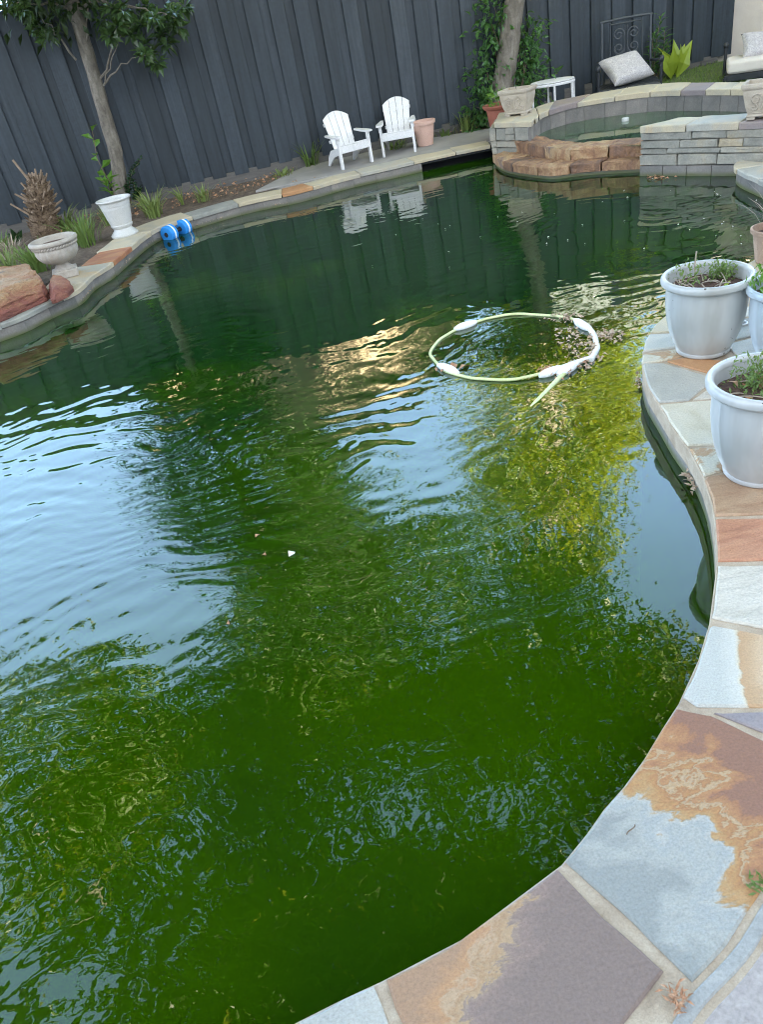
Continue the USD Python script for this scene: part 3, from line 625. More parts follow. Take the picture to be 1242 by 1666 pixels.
# patio: stamped concrete pavers at the lower right, a narrow edge band along the coping
patio = thing("patio", kind="structure")
line = [G(x, y)[:2] for x, y in ((1420, 1178), (1302, 1378), (1242, 1455), (1188, 1541), (1122, 1610), (1088, 1660), (1030, 1760))]
e0 = smooth_line(line, .03); tt = np.gradient(e0, axis=0); tt /= np.linalg.norm(tt, axis=1, keepdims=True); en = np.stack([-tt[:, 1], tt[:, 0]], 1)
if (en[0] @ np.array([1.0, -1.0])) < 0: en = -en
obj("paver_edge", slab(np.vstack([e0 + en * .006, (e0 + en * .034)[::-1]]), -.08, -.004, .004, .002, .03, 3), "paver_edge", patio)
base = e0 + en * .038
def pav(a, b, d, seed):
    s = base[a:b]; nn = en[a:b]
    obj("paver", slab(np.vstack([s, (s + nn * d)[::-1]]), -.08, -.007, .009, .003, .03, seed, gap=.004), "paver", patio)
m_ = len(base); cuts = [0, int(m_ * .46), m_]
for k in range(2):
    pav(cuts[k], cuts[k + 1], .34, 10 + k)
obj("patio_slab", slab([(.75, -6), (8.9, -6), (8.9, 8.9), (5.2, 8.9), (4.6, 7.2), (4.2, 6.0), (3.3, 4.6), (2.9, 3.6), (2.1, 2.4), (1.55, 1.5), (1.25, .9)], -.084, -.012, .01, 0, .3), "concrete", patio)
obj("patio_slab", slab([(-3.5, -6), (.74, -6), (.74, .25), (.1, .3), (-.9, .18), (-2.2, .2), (-3.5, .9)], -.084, -.012, .01, 0, .3), "concrete", patio)

# ------------------------------------------------------------------ raised spa with spill ledges
ZR, ZS = .30, .085
spa = thing("raised_spa", "raised curved stone spa with red sandstone spill ledges at the pool's far right corner", "spa")
in_px = [(864, 199), (876, 190), (889, 182), (910, 175), (932, 169), (980, 160.5), (1025, 154), (1060, 150), (1100, 148), (1140, 147), (1187, 146.5), (1230, 147)]
out_px = [(846, 186), (858, 181), (872, 175), (894, 168), (915, 163), (960, 154), (1010, 145), (1045, 139.5), (1085, 136.5), (1130, 135), (1187, 134.5), (1245, 135)]
Ci = smooth_line([G(x, y, ZR)[:2] for x, y in in_px], .04)
Co = smooth_line([G(x, y, ZR)[:2] for x, y in out_px], .04)
def along(c, t):
    l = np.concatenate([[0], np.cumsum(np.linalg.norm(np.diff(c, axis=0), axis=1))]); l /= l[-1]
    return np.stack([np.interp(t, l, c[:, k]) for k in range(2)], 1)
cuts = [.05, .11, .20, .33, .46, .58, .70, .80, .90, 1.0]
kinds = ["stone_cream", "stone_cream", "stone_purple", "stone_cream", "stone_cream", "stone_cream", "stone_purple", "stone_cream", "stone_cream"]
for k in range(len(cuts) - 1):
    t = np.linspace(cuts[k], cuts[k + 1], 8)
    obj("coping_stone", slab(np.vstack([along(Ci, t), along(Co, t)[::-1]]), ZR - .055, ZR + .004 * (k % 3), .008, .008, .05, 200 + k, gap=.003, dz=.006), kinds[k], spa)
# tile band inside the back rim, and the rim's outer face
off_i = along(Ci, np.linspace(0, 1, 60)); tn = np.gradient(off_i, axis=0); tn /= np.linalg.norm(tn, axis=1, keepdims=True)
toward = SPA_C - off_i; nn_ = np.stack([-tn[:, 1], tn[:, 0]], 1); nn_ *= np.sign((nn_ * toward).sum(1))[:, None]
r2 = random.Random(4)
lo = 0
tl = np.concatenate([[0], np.cumsum(np.linalg.norm(np.diff(off_i, axis=0), axis=1))])
w_t = .235; m_t = int(tl[-1] / w_t)
for k in range(m_t):
    t = np.linspace(k / m_t, (k + 1) / m_t, 4); c = along(off_i - nn_ * .022, t)
    d = along(off_i - nn_ * .036, t)
    obj("tile", slab(np.vstack([c, d[::-1]]), ZS - .12, ZR - .055, .003, 0, .3, gap=.002), "slate_tile", spa)
core = np.vstack([along(off_i - nn_ * .038, np.linspace(0, 1, 40)), along(Co, np.linspace(0, 1, 40))[::-1] * .985 + .015 * SPA_C])
obj("rim_core", slab(core, -.3, ZR - .056, .002, 0, .2), "concrete", spa)
# pier at the left end of the rim
P1, P2 = G(806, 200, ZR)[:2], G(863, 198, ZR)[:2]
pu = (P2 - P1) / np.linalg.norm(P2 - P1); pb = np.array([-pu[1], pu[0]])
if pb @ (SPA_C + np.array([0, 2.5]) - P1) < 0: pb = -pb
PL, PD = np.linalg.norm(P2 - P1), .62
def pq(a, b): return P1 + pu * a + pb * b
cap = [G(x, y, ZR)[:2] for x, y in ((804, 200.5), (865, 198.5), (874, 190), (860, 180), (812, 184))]
obj("coping_stone", slab(cap, ZR - .055, ZR + .002, .008, .008, .04, 300, gap=.002), "stone_cream", spa)
capc = np.mean(cap, 0)
obj("pier_core", slab([capc + (c_ - capc) * .80 for c_ in cap], -.3, ZR - .056, .002, 0, .3), "concrete", spa)
def ashlar(A, B, rows, seed, depth=.07, over=0.0, lens=(.14, .42), mats=("wall_stone",), start=0.0):
    """courses of squared stones along A-B, faces a little proud or set back, joints recessed"""
    r = random.Random(seed); A, B = np.asarray(A, float), np.asarray(B, float); L = np.linalg.norm(B - A); u = (B - A) / L; nrm = np.array([u[1], -u[0]])
    if nrm @ (np.array([0, 0]) - A) < 0: nrm = -nrm
    for z0, z1 in rows:
        s = start
        while s < L - .04:
            l = min(r.uniform(*lens), L - s)
            if L - s - l < .09: l = L - s
            hs = [(z0, z1)]
            if z1 - z0 > .09 and r.random() < .22: hs = [(z0, (z0 + z1) / 2), ((z0 + z1) / 2, z1)]
            for a, b in hs:
                pr = r.uniform(.0, .018) + over
                c = A + u * (s + l / 2) + nrm * (pr - depth / 2)
                v, f = box((0, 0, 0), (l - .007, depth, b - a - .007), 0, 0, .007)
                v = v + (np.random.default_rng(int(s * 1000) + seed).normal(size=v.shape) * .0035)
                v = rot(v, math.atan2(u[1], u[0]), 2) + np.array([c[0], c[1], (a + b) / 2])
                obj("wall_stone", (v, f), r.choice(mats), spa)
            s += l
ashlar(pq(.0, 0), pq(PL - .01, 0), [(-.14, -.05), (-.05, .10), (.10, .24)], 5, lens=(.12, .34))
ashlar(cap[4] * .92 + cap[0] * .08, cap[0] * .97 + capc * .03, [(-.14, -.05), (-.05, .10), (.10, .24)], 6, lens=(.14, .34))
# front wall, right of the ledges
WA, WB = G(1092, 287, WZ)[:2], G(1195, 287, WZ)[:2]
wu = (WB - WA) / np.linalg.norm(WB - WA); wn = np.array([wu[1], -wu[0]])
if wn @ (-WA) < 0: wn = -wn
W0, W1 = WA - wu * .33, WB + wu * 1.15
rows_ = [(-.055, .045), (.045, .095), (.095, .17), (.17, .245)]
ashlar(W0, W1, rows_, 11, over=-.012, lens=(.2, .6))
r3 = random.Random(9); s = 0.0; Lw_ = np.linalg.norm(W1 - W0)
while s < Lw_ - .05:
    l = min(.24, Lw_ - s); c = W0 + wu * (s + l / 2) - wn * .02
    v, f = box((0, 0, 0), (l - .005, .03, .17), 0, 0, .003)
    obj("tile", (rot(v, math.atan2(wu[1], wu[0]), 2) + np.array([c[0], c[1], -.143]), f), "slate_tile", spa); s += l
obj("wall_core", slab([W0 - wn * .06 + wu * .02, W1 - wn * .06, W1 - wn * .25, W0 - wn * .25 + wu * .02], -.4, ZR - .056, .002, 0, .3), "concrete", spa)
fk = [0, .46, .95, 1.45, Lw_]; fm = ["stone_cream", "stone_grey", "stone_purple", "stone_grey"]
for k in range(4):
    a, b = W0 + wu * fk[k], W0 + wu * fk[k + 1]
    d0, d1 = (.02, -.33)
    ring = [a + wn * d0, b + wn * d0, b + wn * d1, a + wn * d1]
    if k == 0: ring = [a + wn * d0, b + wn * d0, b + wn * d1, a + wn * d1 + wu * .22]
    obj("coping_stone", slab(ring, ZR - .058, ZR + .004 * (k % 2), .009, .010, .05, 320 + k, gap=.003, dz=.012), fm[k], spa)
# red sandstone spill ledges
U_px = [(824, 225), (838, 230), (858, 234), (880, 238), (905, 241), (930, 243), (960, 240), (1010, 236), (1048, 233)]
Uf = smooth_line([G(x, y, .10)[:2] for x, y in U_px], .03)
L_px = [(800, 250), (808, 257), (822, 263), (845, 267), (872, 270), (900, 271), (940, 266), (985, 262), (1040, 259), (1090, 256)]
Lf = smooth_line([G(x, y, -.015)[:2] for x, y in L_px], .03)
def inward(c, d):
    t = np.gradient(c, axis=0); t /= np.linalg.norm(t, axis=1, keepdims=True); q = np.stack([-t[:, 1], t[:, 0]], 1)
    q *= np.sign((q * (SPA_C - c)).sum(1))[:, None]
    return c + q * d
Ub, Lb = inward(Uf, .30), inward(Lf, .42)
def ledge(front, back, cuts, z0, z1, seed, dark=None):
    for k in range(len(cuts) - 1):
        t = np.linspace(cuts[k], cuts[k + 1], 7)
        m = slab(np.vstack([along(front, t), along(back, t)[::-1]]), z0, z1, .014, .012, .05, seed + k, gap=.005, dz=.014)
        obj("ledge_stone", rough(m, .026, 9, seed + k, .05, z0 + .01), "sandstone", spa, smooth=35)
ledge(Uf, Ub, [0, .20, .46, .66, .84, 1.0], -.025, .10, 400)
ledge(Lf, Lb, [0, .10, .21, .30, .47, .62, .74, 1.0], -.115, -.018, 420)
Bf = inward(Lf, .035)
t = np.linspace(0, 1, 50)
obj("ledge_base", slab(np.vstack([along(Bf, t), along(inward(Bf, .3), t)[::-1]]), -.5, -.117, .003, 0, .2), "slate_tile", spa)
obj("ledge_core", slab(np.vstack([along(inward(Uf, .04), t), along(inward(Uf, .30), t)[::-1]]), -.3, -.026, .003, 0, .2), "concrete", spa)
# spa water
sp_ring = np.vstack([off_i - nn_ * .03, [G(1262, 160, ZR)[:2], W1 - wn * .2], [W0 - wn * .2], inward(Uf, .25)[::-1], [pq(PL - .02, .2)]])
spa_poly = Polygon(sp_ring).convex_hull
obj("spa_water", water_sheet(spa_poly, ZS, .03, lambda p: .0022 * (meshkit.fbm(np.concatenate([p * 7, np.zeros(p.shape[:-1] + (1,))], -1), 2, 5) - .5)), "spa_water_material", kind="structure", smooth=True)
obj("spa_floor", slab(np.array(spa_poly.exterior.coords)[:-1], -.31, -.30, .002, 0, .3), "pool_plaster", spa)

# ------------------------------------------------------------------ fence
fa = math.atan(FB); fu = np.array([math.cos(fa), math.sin(fa)])
fence = thing("board_fence", "tall dark charcoal fence of overlapping upright boards behind the pool", "fence", (0, FA, 0), fa)
r4 = random.Random(12)
per = .315
s = -8.6; fend = 6.27 / fu[0]
def fence_ground(s):
    x = s * fu[0]
    return .085 + .10 * max(0, min(1, (x - 4.2) / 1.5))
while s < fend - .05:
    zb = fence_ground(s) + r4.uniform(-.012, .012); zt = 2.40 + r4.uniform(-.01, .01)
    w = .155 + r4.uniform(-.008, .008)
    v, f = box((0, 0, 0), (w + .05, .019, zt - zb), 0, 0, .003)
    obj("board", (v + np.array([s + per * .75, .026 + r4.uniform(-.003, .003), (zt + zb) / 2]), f), "fence_paint", fence)
    zb += r4.uniform(-.012, .012)
    w2 = .196 + r4.uniform(-.008, .008)
    v, f = box((0, 0, 0), (w2, .019, zt - zb), r4.uniform(-.02, .02), 0, .003)
    obj("board", (v + np.array([s + per * .28, -.006, (zt + zb) / 2]), f), "fence_paint", fence)
    s += per
for z in (.35, 1.25, 2.15):
    v, f = box(((fend - 8.6) / 2, .058, z), (fend + 8.6, .04, .09))
    obj("rail", (v, f), "fence_paint", fence)
v, f = box(((fend - 8.6) / 2, .01, 2.42), (fend + 8.6, .09, .03), 0, 0, .004); obj("top_cap", (v, f), "fence_paint", fence)
s = -8.6
while s < fend - .1:
    l = min(2.44, fend - s); kt = fence_ground(s + l) + .04; v, f = box((s + l / 2, .006, (kt - .09) / 2), (l - .006, .035, kt + .09), 0, 0, .004); obj("kick_board", (v, f), "kick_board", fence); s += l

# ------------------------------------------------------------------ houses
house = thing("stucco_house", "cream stucco house at the right-hand end of the dark fence, with unseen rear blocks added to shade the yard", "house")
hx, hy = 6.28, 12.66
def prism(poly_xz, y0, y1, axis="y"):
    p = np.asarray(poly_xz, float); n = len(p)
    if axis == "y":
        v = np.vstack([np.c_[p[:, 0], np.full(n, y0), p[:, 1]], np.c_[p[:, 0], np.full(n, y1), p[:, 1]]])
    else:
        v = np.vstack([np.c_[np.full(n, y0), p[:, 0], p[:, 1]], np.c_[np.full(n, y1), p[:, 0], p[:, 1]]])
    m = trimesh.convex.convex_hull(v); return np.array(m.vertices), np.array(m.faces)
obj("wall", box(((hx + 16) / 2, 15.7, 1.30), (16 - hx, 2 * (15.7 - hy), 2.85), 0, 0, .01), "house_stucco", house)
obj("wall", box((12.6, -.8, 1.60), (7.2, 26.4, 3.5), 0, 0, .01), "house_stucco", house)
obj("roof", prism([(8.6, 3.352), (16.6, 3.352), (12.6, 5.2)], -14.4, 12.6), "roof_shingle", house)
obj("roof", prism([(12.2, 2.73), (19.2, 2.73), (15.7, 4.3)], hx - .35, 8.99, "x"), "roof_shingle", house)
obj("wall", box((4.65, -11.0, 1.9), (8.7, 6.0, 4.1), 0, 0, .01), "house_stucco", house)  # unseen block behind the camera, added to keep the yard in shade
obj("roof", prism([(-14.4, 3.955), (-7.6, 3.955), (-11.0, 5.2)], .31, 9.4, "x"), "roof_shingle", house)
obj("wall", box((-9.0, -11.0, 3.0), (18.58, 6.2, 6.3), 0, 0, .01), "house_stucco", house)  # unseen taller block, added so that its shade covers the left side
obj("roof", prism([(-14.5, 6.152), (-7.5, 6.152), (-11.0, 7.3)], -18.8, .6, "x"), "roof_shingle", house)
for x, z in ((-15, 1.5), (-11, 1.5), (-7, 1.5), (-3, 1.5), (3, 1.5), (7, 1.5), (-13, 4.6), (-7, 4.6), (-3, 4.6)):
    y = -7.9 if x < .3 else -8.0
    w = obj("window", box((x, y + .01, z), (1.25, .06, 1.35), 0, 0, .008), "trim_white", house)
    obj("pane", box((x, y + .045, z), (1.05, .012, 1.15)), "window_glass", w)
for y in (-6.5, -2.5, 1.5, 5.5, 9.5):
    w = obj("window", box((8.99, y, 1.5), (.06, 1.25, 1.35), 0, 0, .008), "trim_white", house)
    obj("pane", box((8.955, y, 1.5), (.012, 1.05, 1.15)), "window_glass", w)
beige = thing("beige_house", "sunlit beige gabled house behind the fence, mirrored in the middle of the water", "house")
obj("wall", prism([(-5.0, -.05), (2.9, -.05), (2.9, 5.3), (-1.35, 7.75), (-5.0, 5.6)], 18.0, 26.0), "beige_siding", beige)
for sx, (xa, za, xb, zb) in ((-1, (-5.35, 5.42, -1.35, 7.80)), (1, (-1.35, 7.80, 3.25, 5.13))):
    obj("roof", prism([(xa, za), (xb, zb), (xb, zb + .14), (xa, za + .14)], 17.65, 26.3), "roof_shingle", beige)
for x in (-3.2, 1.6):
    w = obj("window", box((x, 17.985, 2.0), (.95, .06, 1.2), 0, 0, .008), "trim_white", beige); obj("pane", box((x, 17.95, 2.0), (.8, .012, 1.05)), "window_glass", w)
grey = thing("grey_house", "slate grey house behind the fence's right end, mirrored dimly in the far right water", "house")
obj("wall", box((8.6, 23.0, 3.2), (5.6, 6.0, 6.5), 0, 0, .01), "grey_siding", grey)
obj("roof", prism([(19.6, 6.45), (26.4, 6.45), (23.0, 8.2)], 5.5, 11.7, "x"), "roof_shingle", grey)
for x in (7.3, 9.6):
    w = obj("window", box((x, 19.99, 4.6), (.95, .06, 1.2), 0, 0, .008), "trim_white", grey); obj("pane", box((x, 19.955, 4.6), (.8, .012, 1.05)), "window_glass", w)

# ------------------------------------------------------------------ trees
def cloud_points(rng, ells, n, thr, freq, seed, shell=.35):
    out = []
    vol = np.array([e[1][0] * e[1][1] * e[1][2] for e in ells]); vol /= vol.sum()
    while len(out) < n:
        c, r = ells[rng.choice(len(ells), p=vol)]
        d = rng.normal(size=3); d /= np.linalg.norm(d)
        p = np.asarray(c) + d * np.asarray(r) * rng.uniform(shell ** 3, 1) ** (1 / 3)
        if meshkit.fbm(p[None] * freq, 2, seed)[0] > thr: out.append(p)
    return np.array(out)
def crown(rng, cen, per, spread, L, W, droop=-.1, out=.8, org=None):
    n = len(cen) * per
    c = np.repeat(cen, per, 0); o = rng.normal(size=(n, 3)) * np.array([1, 1, .7]) * spread
    d = o / (np.linalg.norm(o, axis=1, keepdims=True) + 1e-9) * out + rng.normal(size=(n, 3)) * .5 + np.array([0, 0, droop])
    return leaves(c + o, d, L * rng.uniform(.7, 1.25, n), W * rng.uniform(.75, 1.2, n), rng)
def limb(a, b, r0, r1, rng, sag=.12, n=7, sides=6):
    t = np.linspace(0, 1, n)[:, None]
    p = np.asarray(a) * (1 - t) + np.asarray(b) * t
    L = np.linalg.norm(np.asarray(b) - a)
    p[1:-1] += rng.normal(size=(n - 2, 3)) * L * .03
    p[:, 2] += np.sin(t[:, 0] * math.pi) * L * sag
    return tube(p, np.linspace(r0, r1, n), sides)
def bole(pts, rad, seed, sides=14, knob=.012, step=.08):
    c = smooth_line(pts, step); r = np.interp(np.linspace(0, 1, len(c)), np.linspace(0, 1, len(rad)), rad)
    v, f = tube(c, r, sides)
    m = trimesh.Trimesh(v, f, process=False); nrm = np.array(m.vertex_normals)
    return v + nrm * ((meshkit.fbm(v * np.array([9, 9, 5]), 3, seed) - .45) * 2 * knob)[:, None], f

# magnolia by the fence, left
rg = np.random.default_rng(101)
YM = 11.0
mag = thing("magnolia_tree", "magnolia tree with smooth grey trunk and glossy dark leaves, behind the white urn", "tree", V(205, 325, YM) * [1, 1, 0])
o = V(205, 325, YM) * [1, 1, 0]
tp = [V(x, y, YM) for x, y in ((200, 330), (197, 312), (188, 250), (172, 192), (158, 142), (137, 70), (120, 12))]
tp[0][2] = -.08
top = tp[-1]
tp2 = tp + [top + [.02, .05, .9], top + [.12, .0, 2.4], top + [.05, .1, 4.2]]
obj("trunk", tuple(x - (o if k == 0 else 0) for k, x in enumerate(bole(tp2, [.11, .088, .085, .08, .08, .08, .09, .075, .055, .02], 7, knob=.014))), "bark_grey", mag, smooth=True)
ros = [(12, 12), (40, 16), (62, 40), (45, 28), (77, 62), (68, 50), (110, 12), (94, 22), (128, 14), (150, 10), (180, 14), (165, 34), (200, 18), (215, 55), (228, 40), (250, 28), (262, 58), (245, 92), (257, 103), (236, 88), (283, 35), (300, 12), (292, 45), (234, 74), (190, 44), (275, 18), (205, 38), (220, 22), (240, 10), (270, 70), (178, 60), (30, 5), (285, 22), (262, 38)]
rc = np.array([V(x, y, YM - .15 + rg.normal() * .22) for x, y in ros])
per = 27
lc = np.repeat(rc, per, 0)
dirs_ = rg.normal(size=(len(lc), 3)); dirs_[:, 2] = dirs_[:, 2] * .75 - .12; dirs_ /= np.linalg.norm(dirs_, axis=1, keepdims=True)
v1, f1 = leaves(lc + dirs_ * .015, dirs_, rg.uniform(.10, .18, len(lc)), rg.uniform(.046, .068, len(lc)), rg, curl=.12)
ME = [((-2.2, 10.8, 4.0), (1.5, 1.3, 1.8)), ((-1.5, 10.6, 5.4), (1.4, 1.4, 1.4)), ((-2.6, 10.9, 2.9), (1.0, .9, .7)), ((-.7, 10.3, 4.9), (1.0, 1.1, 1.1)), ((-1.5, 10.3, 6.9), (1.7, 1.6, 1.4)), ((.2, 10.5, 6.5), (1.3, 1.2, 1.3))]
mc = cloud_points(rg, ME, 820, .38, .9, 4)
v2, f2 = crown(rg, mc, 34, .24, .15, .062)
mb = MB(); mb.add(v1 - o, f1)
obj("foliage", mb.mesh, "leaf_magnolia", mag)
obj("crown", (v2 - o, f2), "leaf_dark", mag)  # darker leaf colour stands in for shade in the upper crown
for a, b, r0, r1 in (((163, 128), (197, 60), .016, .007), ((168, 140), (215, 95), .014, .005), ((171, 138), (192, 70), .010, .005), ((124, 98), (62, 20), .014, .006), ((140, 78), (143, 14), .012, .007), ((197, 60), (232, 30), .008, .004), ((215, 95), (250, 90), .006, .003), ((118, 14), (40, 8), .02, .008), ((120, 14), (220, 12), .022, .008), ((180, 12), (285, 30), .014, .005)):
    A, B = V(*a, YM - .02), V(*b, YM - .2)
    obj("branch", tuple(x - (o if k == 0 else 0) for k, x in enumerate(limb(A, B, r0, r1, rg, .04))), "bark_grey", mag)
mb = MB()
for p in mc[rg.choice(len(mc), 46, replace=False)]:
    h = np.clip((p[2] - 2.4) / 4.2, 0, 1); st = top + np.array([.06 * h, .05, .1 + h * 3.4])
    mb.add(*limb(st, p, .03, .006, rg, .05, 6, 5))
v, f = mb.mesh; obj("limbs", (v - o, f), "bark_grey", mag)

# the second tree, beside the spa
YT = 11.72
o2 = V(813, 178, YT) * [1, 1, 0]
t2 = thing("crape_tree", "tree with a thick pale leaning trunk rising beside the terracotta pot", "tree", o2)
p2 = [V(x, y, YT) for x, y in ((812, 190), (813, 170), (822, 120), (831, 55), (837, 8))]; p2[0][2] = -.1
tt2 = p2[-1]
p2 += [tt2 + [.10, 0, .6], tt2 + [.14, .05, 1.6], tt2 + [.22, .15, 2.9], tt2 + [.2, .2, 4.4]]
obj("trunk", tuple(x - (o2 if k == 0 else 0) for k, x in enumerate(bole(p2, [.17, .15, .135, .128, .128, .13, .125, .11, .08, .03], 8, 16, .012))), "bark_grey", t2, smooth=True)
TE = [((3.35, 12.0, 4.9), (1.55, 1.6, 2.0)), ((2.6, 11.9, 3.6), (1.2, 1.2, 1.1)), ((4.25, 12.0, 4.3), (.85, 1.0, 1.3)), ((2.9, 11.7, 6.6), (1.4, 1.5, 1.3)), ((2.5, 11.2, 8.2), (1.5, 1.5, 1.2)), ((4.1, 12.1, 2.9), (.7, .8, .7)), ((4.7, 12.0, 2.7), (.8, .7, .55))]
c2 = cloud_points(rg, TE, 640, .46, 1.2, 14)
young = (meshkit.fbm(c2 * 1.7, 2, 77) + .10 * (c2[:, 0] - 3.2) - .05 * (c2[:, 2] - 4.5)) > .46      # sunlight and shade painted as bright and dark leaf clumps, brighter rightwards
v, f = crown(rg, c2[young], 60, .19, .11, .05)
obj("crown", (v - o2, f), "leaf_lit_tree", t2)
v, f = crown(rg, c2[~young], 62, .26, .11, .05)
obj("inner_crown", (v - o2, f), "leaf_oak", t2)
mb = MB()
for p in c2[rg.choice(len(c2), 60, replace=False)]:
    h = np.clip((p[2] - 2.0) / 5.0, 0, 1); st = tt2 + np.array([.12 + .08 * h, .12 * h, .3 + h * 3.8])
    mb.add(*limb(st, p, .045, .007, rg, .06, 6, 5))
v, f = mb.mesh; obj("limbs", (v - o2, f), "bark_grey", t2)

# the big shade tree whose crown hangs over the pool (seen in the water)
oo = np.array([-7.4, 1.4, -.08])
oak = thing("shade_tree", "broad shade tree whose crown overhangs the pool, seen only mirrored in the near water, widened over the deck for shade", "tree", oo)
op = [(-7.4, 1.4, -.15), (-7.4, 1.4, .6), (-7.2, 1.5, 2.2), (-6.8, 1.8, 4.4), (-6.0, 2.4, 6.4), (-4.8, 3.2, 8.2)]
v, f = bole(op, [.36, .29, .25, .22, .16, .09], 9, 16, .02, .15); obj("trunk", (v - oo, f), "bark_grey", oak, smooth=True)
OE = [((-5.0, 7.6, 7.4), (1.7, 1.6, 1.1)), ((-2.4, 9.2, 8.1), (2.2, 1.7, 1.4)), ((.9, 9.3, 8.5), (2.2, 1.7, 1.5)), ((3.0, 7.6, 9.0), (1.4, 1.5, 1.1)), ((-5.6, 8.6, 6.7), (1.6, 1.4, 1.1)), ((3.7, 8.8, 8.1), (1.2, 1.2, 1.0)), ((-2.9, 6.0, 8.6), (2.5, 1.9, 1.4)), ((.4, 6.0, 9.2), (2.2, 1.9, 1.4)),
      ((.2, 3.3, 9.0), (2.6, 1.8, 1.2)), ((2.8, 4.2, 8.6), (1.4, 1.4, 1.0)), ((-3.0, 3.2, 8.4), (2.4, 2.0, 1.3)), ((2.4, 1.2, 8.6), (2.0, 1.8, 1.1)), ((-.8, .6, 9.0), (2.2, 1.8, 1.1))]  # last two clumps added over the deck to block sky light
c3 = cloud_points(rg, OE, 2700, .40, .8, 24, .1)
v, f = crown(rg, c3, 40, .30, .16, .075)
obj("crown", (v - oo, f), "leaf_oak", oak)
mb = MB()
for p in c3[rg.choice(len(c3), 50, replace=False)]:
    st = np.array(op[4]) * .5 + np.array(op[5]) * .5 if p[0] > -3 else np.array(op[4])
    mb.add(*limb(st, p, .07, .01, rg, .06, 8, 5))
v, f = mb.mesh; obj("limbs", (v - oo, f), "bark_grey", oak)

# ------------------------------------------------------------------ small chairs and pots on the walk
rg = np.random.default_rng(77)
def make_chair(label, loc, rz):
    """a low slatted garden chair; it faces -y"""
    t = thing("small_armchair", label, "chair", loc, rz, "small white slatted armchairs")
    W = .40
    for sx in (-1, 1):
        obj("front_leg", box((sx * (W / 2 + .012), -.20, .185), (.032, .055, .37), 0, 0, .004), "white_paint", t)
        # side rail that slopes back and becomes the rear foot
        pr = np.array([(-.20, .27), (-.20, .19), (.10, .12), (.30, -.0), (.37, -.0), (.30, .11), (.18, .20)])
        x0, x1 = sorted((sx * (W / 2 - .026), sx * (W / 2 - .006)))
        ring = slab(pr, 0, .022, .003, 0, .2); v = ring[0]; v = np.stack([x0 + v[:, 2], v[:, 0], v[:, 1]], 1)
        obj("rear_leg", (v, ring[1]), "white_paint", t)
        arm = [(sx * (W / 2 + .055), -.27), (sx * (W / 2 - .02), -.27), (sx * (W / 2 - .03), -.10), (sx * (W / 2 - .005), .20), (sx * (W / 2 + .035), .20), (sx * (W / 2 + .065), -.12)]
        obj("armrest", slab(arm, .372, .394, .004, 0, .2), "white_paint", t)
        obj("arm_bracket", box((sx * (W / 2 + .03), -.19, .335), (.012, .04, .07), 0, 0, .002), "white_paint", t)
    obj("apron", box((0, -.222, .232), (W - .0, .018, .085), 0, 0, .003), "white_paint", t)
    for k in range(4):
        y = -.175 + k * .077; z = .272 - k * .024
        obj("seat_slat", box((0, y, z), (W - .012, .068, .014), 0, -.30, .003), "white_paint", t)
    bw = .088
    for k in range(4):
        xc = (k - 1.5) * (bw + .005)
        def ht(x): return .50 - .085 * (x / .19) ** 2
        xs = np.linspace(xc - bw / 2, xc + bw / 2, 5)
        taper = lambda x, y: x * (.82 + .18 * min(1, y / .34))
        ring = [(taper(xs[0], 0), 0), (taper(xs[-1], 0), 0)] + [(x, ht(x)) for x in xs[::-1]]
        m = slab(ring, 0, .014, .003, 0, .3)
        v = np.stack([m[0][:, 0], -m[0][:, 2], m[0][:, 1]], 1)
        v = rot(v, -.40, 0) + np.array([0, .125, .175])
        obj("back_slat", (v, m[1]), "white_paint", t)
    for z, y, w in ((.30, .205, .36), (.50, .292, .37)):
        obj("back_rail", box((0, y, z), (w, .016, .04), 0, -.40, .003), "white_paint", t)
    return t
c1 = (G(558, 275) + G(605, 262)) / 2; d1 = G(605, 262) - G(558, 275)
rz1 = math.atan2(d1[1], d1[0])
def chair_at(fl, fr):
    a, b = G(*fl), G(*fr); d = b - a; rz = math.atan2(d[1], d[0]); c = (a + b) / 2
    return c + np.array([-math.sin(rz), math.cos(rz), 0]) * .20 + [0, 0, -.006], rz
p1, z1_ = chair_at((558, 276), (606, 263)); p2_, z2_ = chair_at((628, 255), (674, 247))
ch = make_chair("small white slatted armchair nearer the blue dumbbell, turned towards the pool", p1, z1_)
copy(ch, "small white slatted armchair standing right beside the pink plant pot", p2_, z2_)

def lathe_pot(t, name, prof, m, n=40, smooth=40, fn=None):
    return obj(name, lathe(prof, n, fn), m, t, smooth=smooth)
pk = thing("pink_pot", "empty pale pink plastic plant pot beside the right small armchair", "plant pot", G(693, 236) + [0, 0, -.004])
lathe_pot(pk, "pot_body", [(0, 0), (.100, 0), (.105, .004), (.128, .14), (.150, .285), (.147, .285), (.105, .02), (0, .02)], "pink_plastic")
lathe_pot(pk, "rim", [(.149, .262), (.166, .264), (.168, .302), (.164, .306), (.152, .304), (.150, .27)], "pink_plastic")

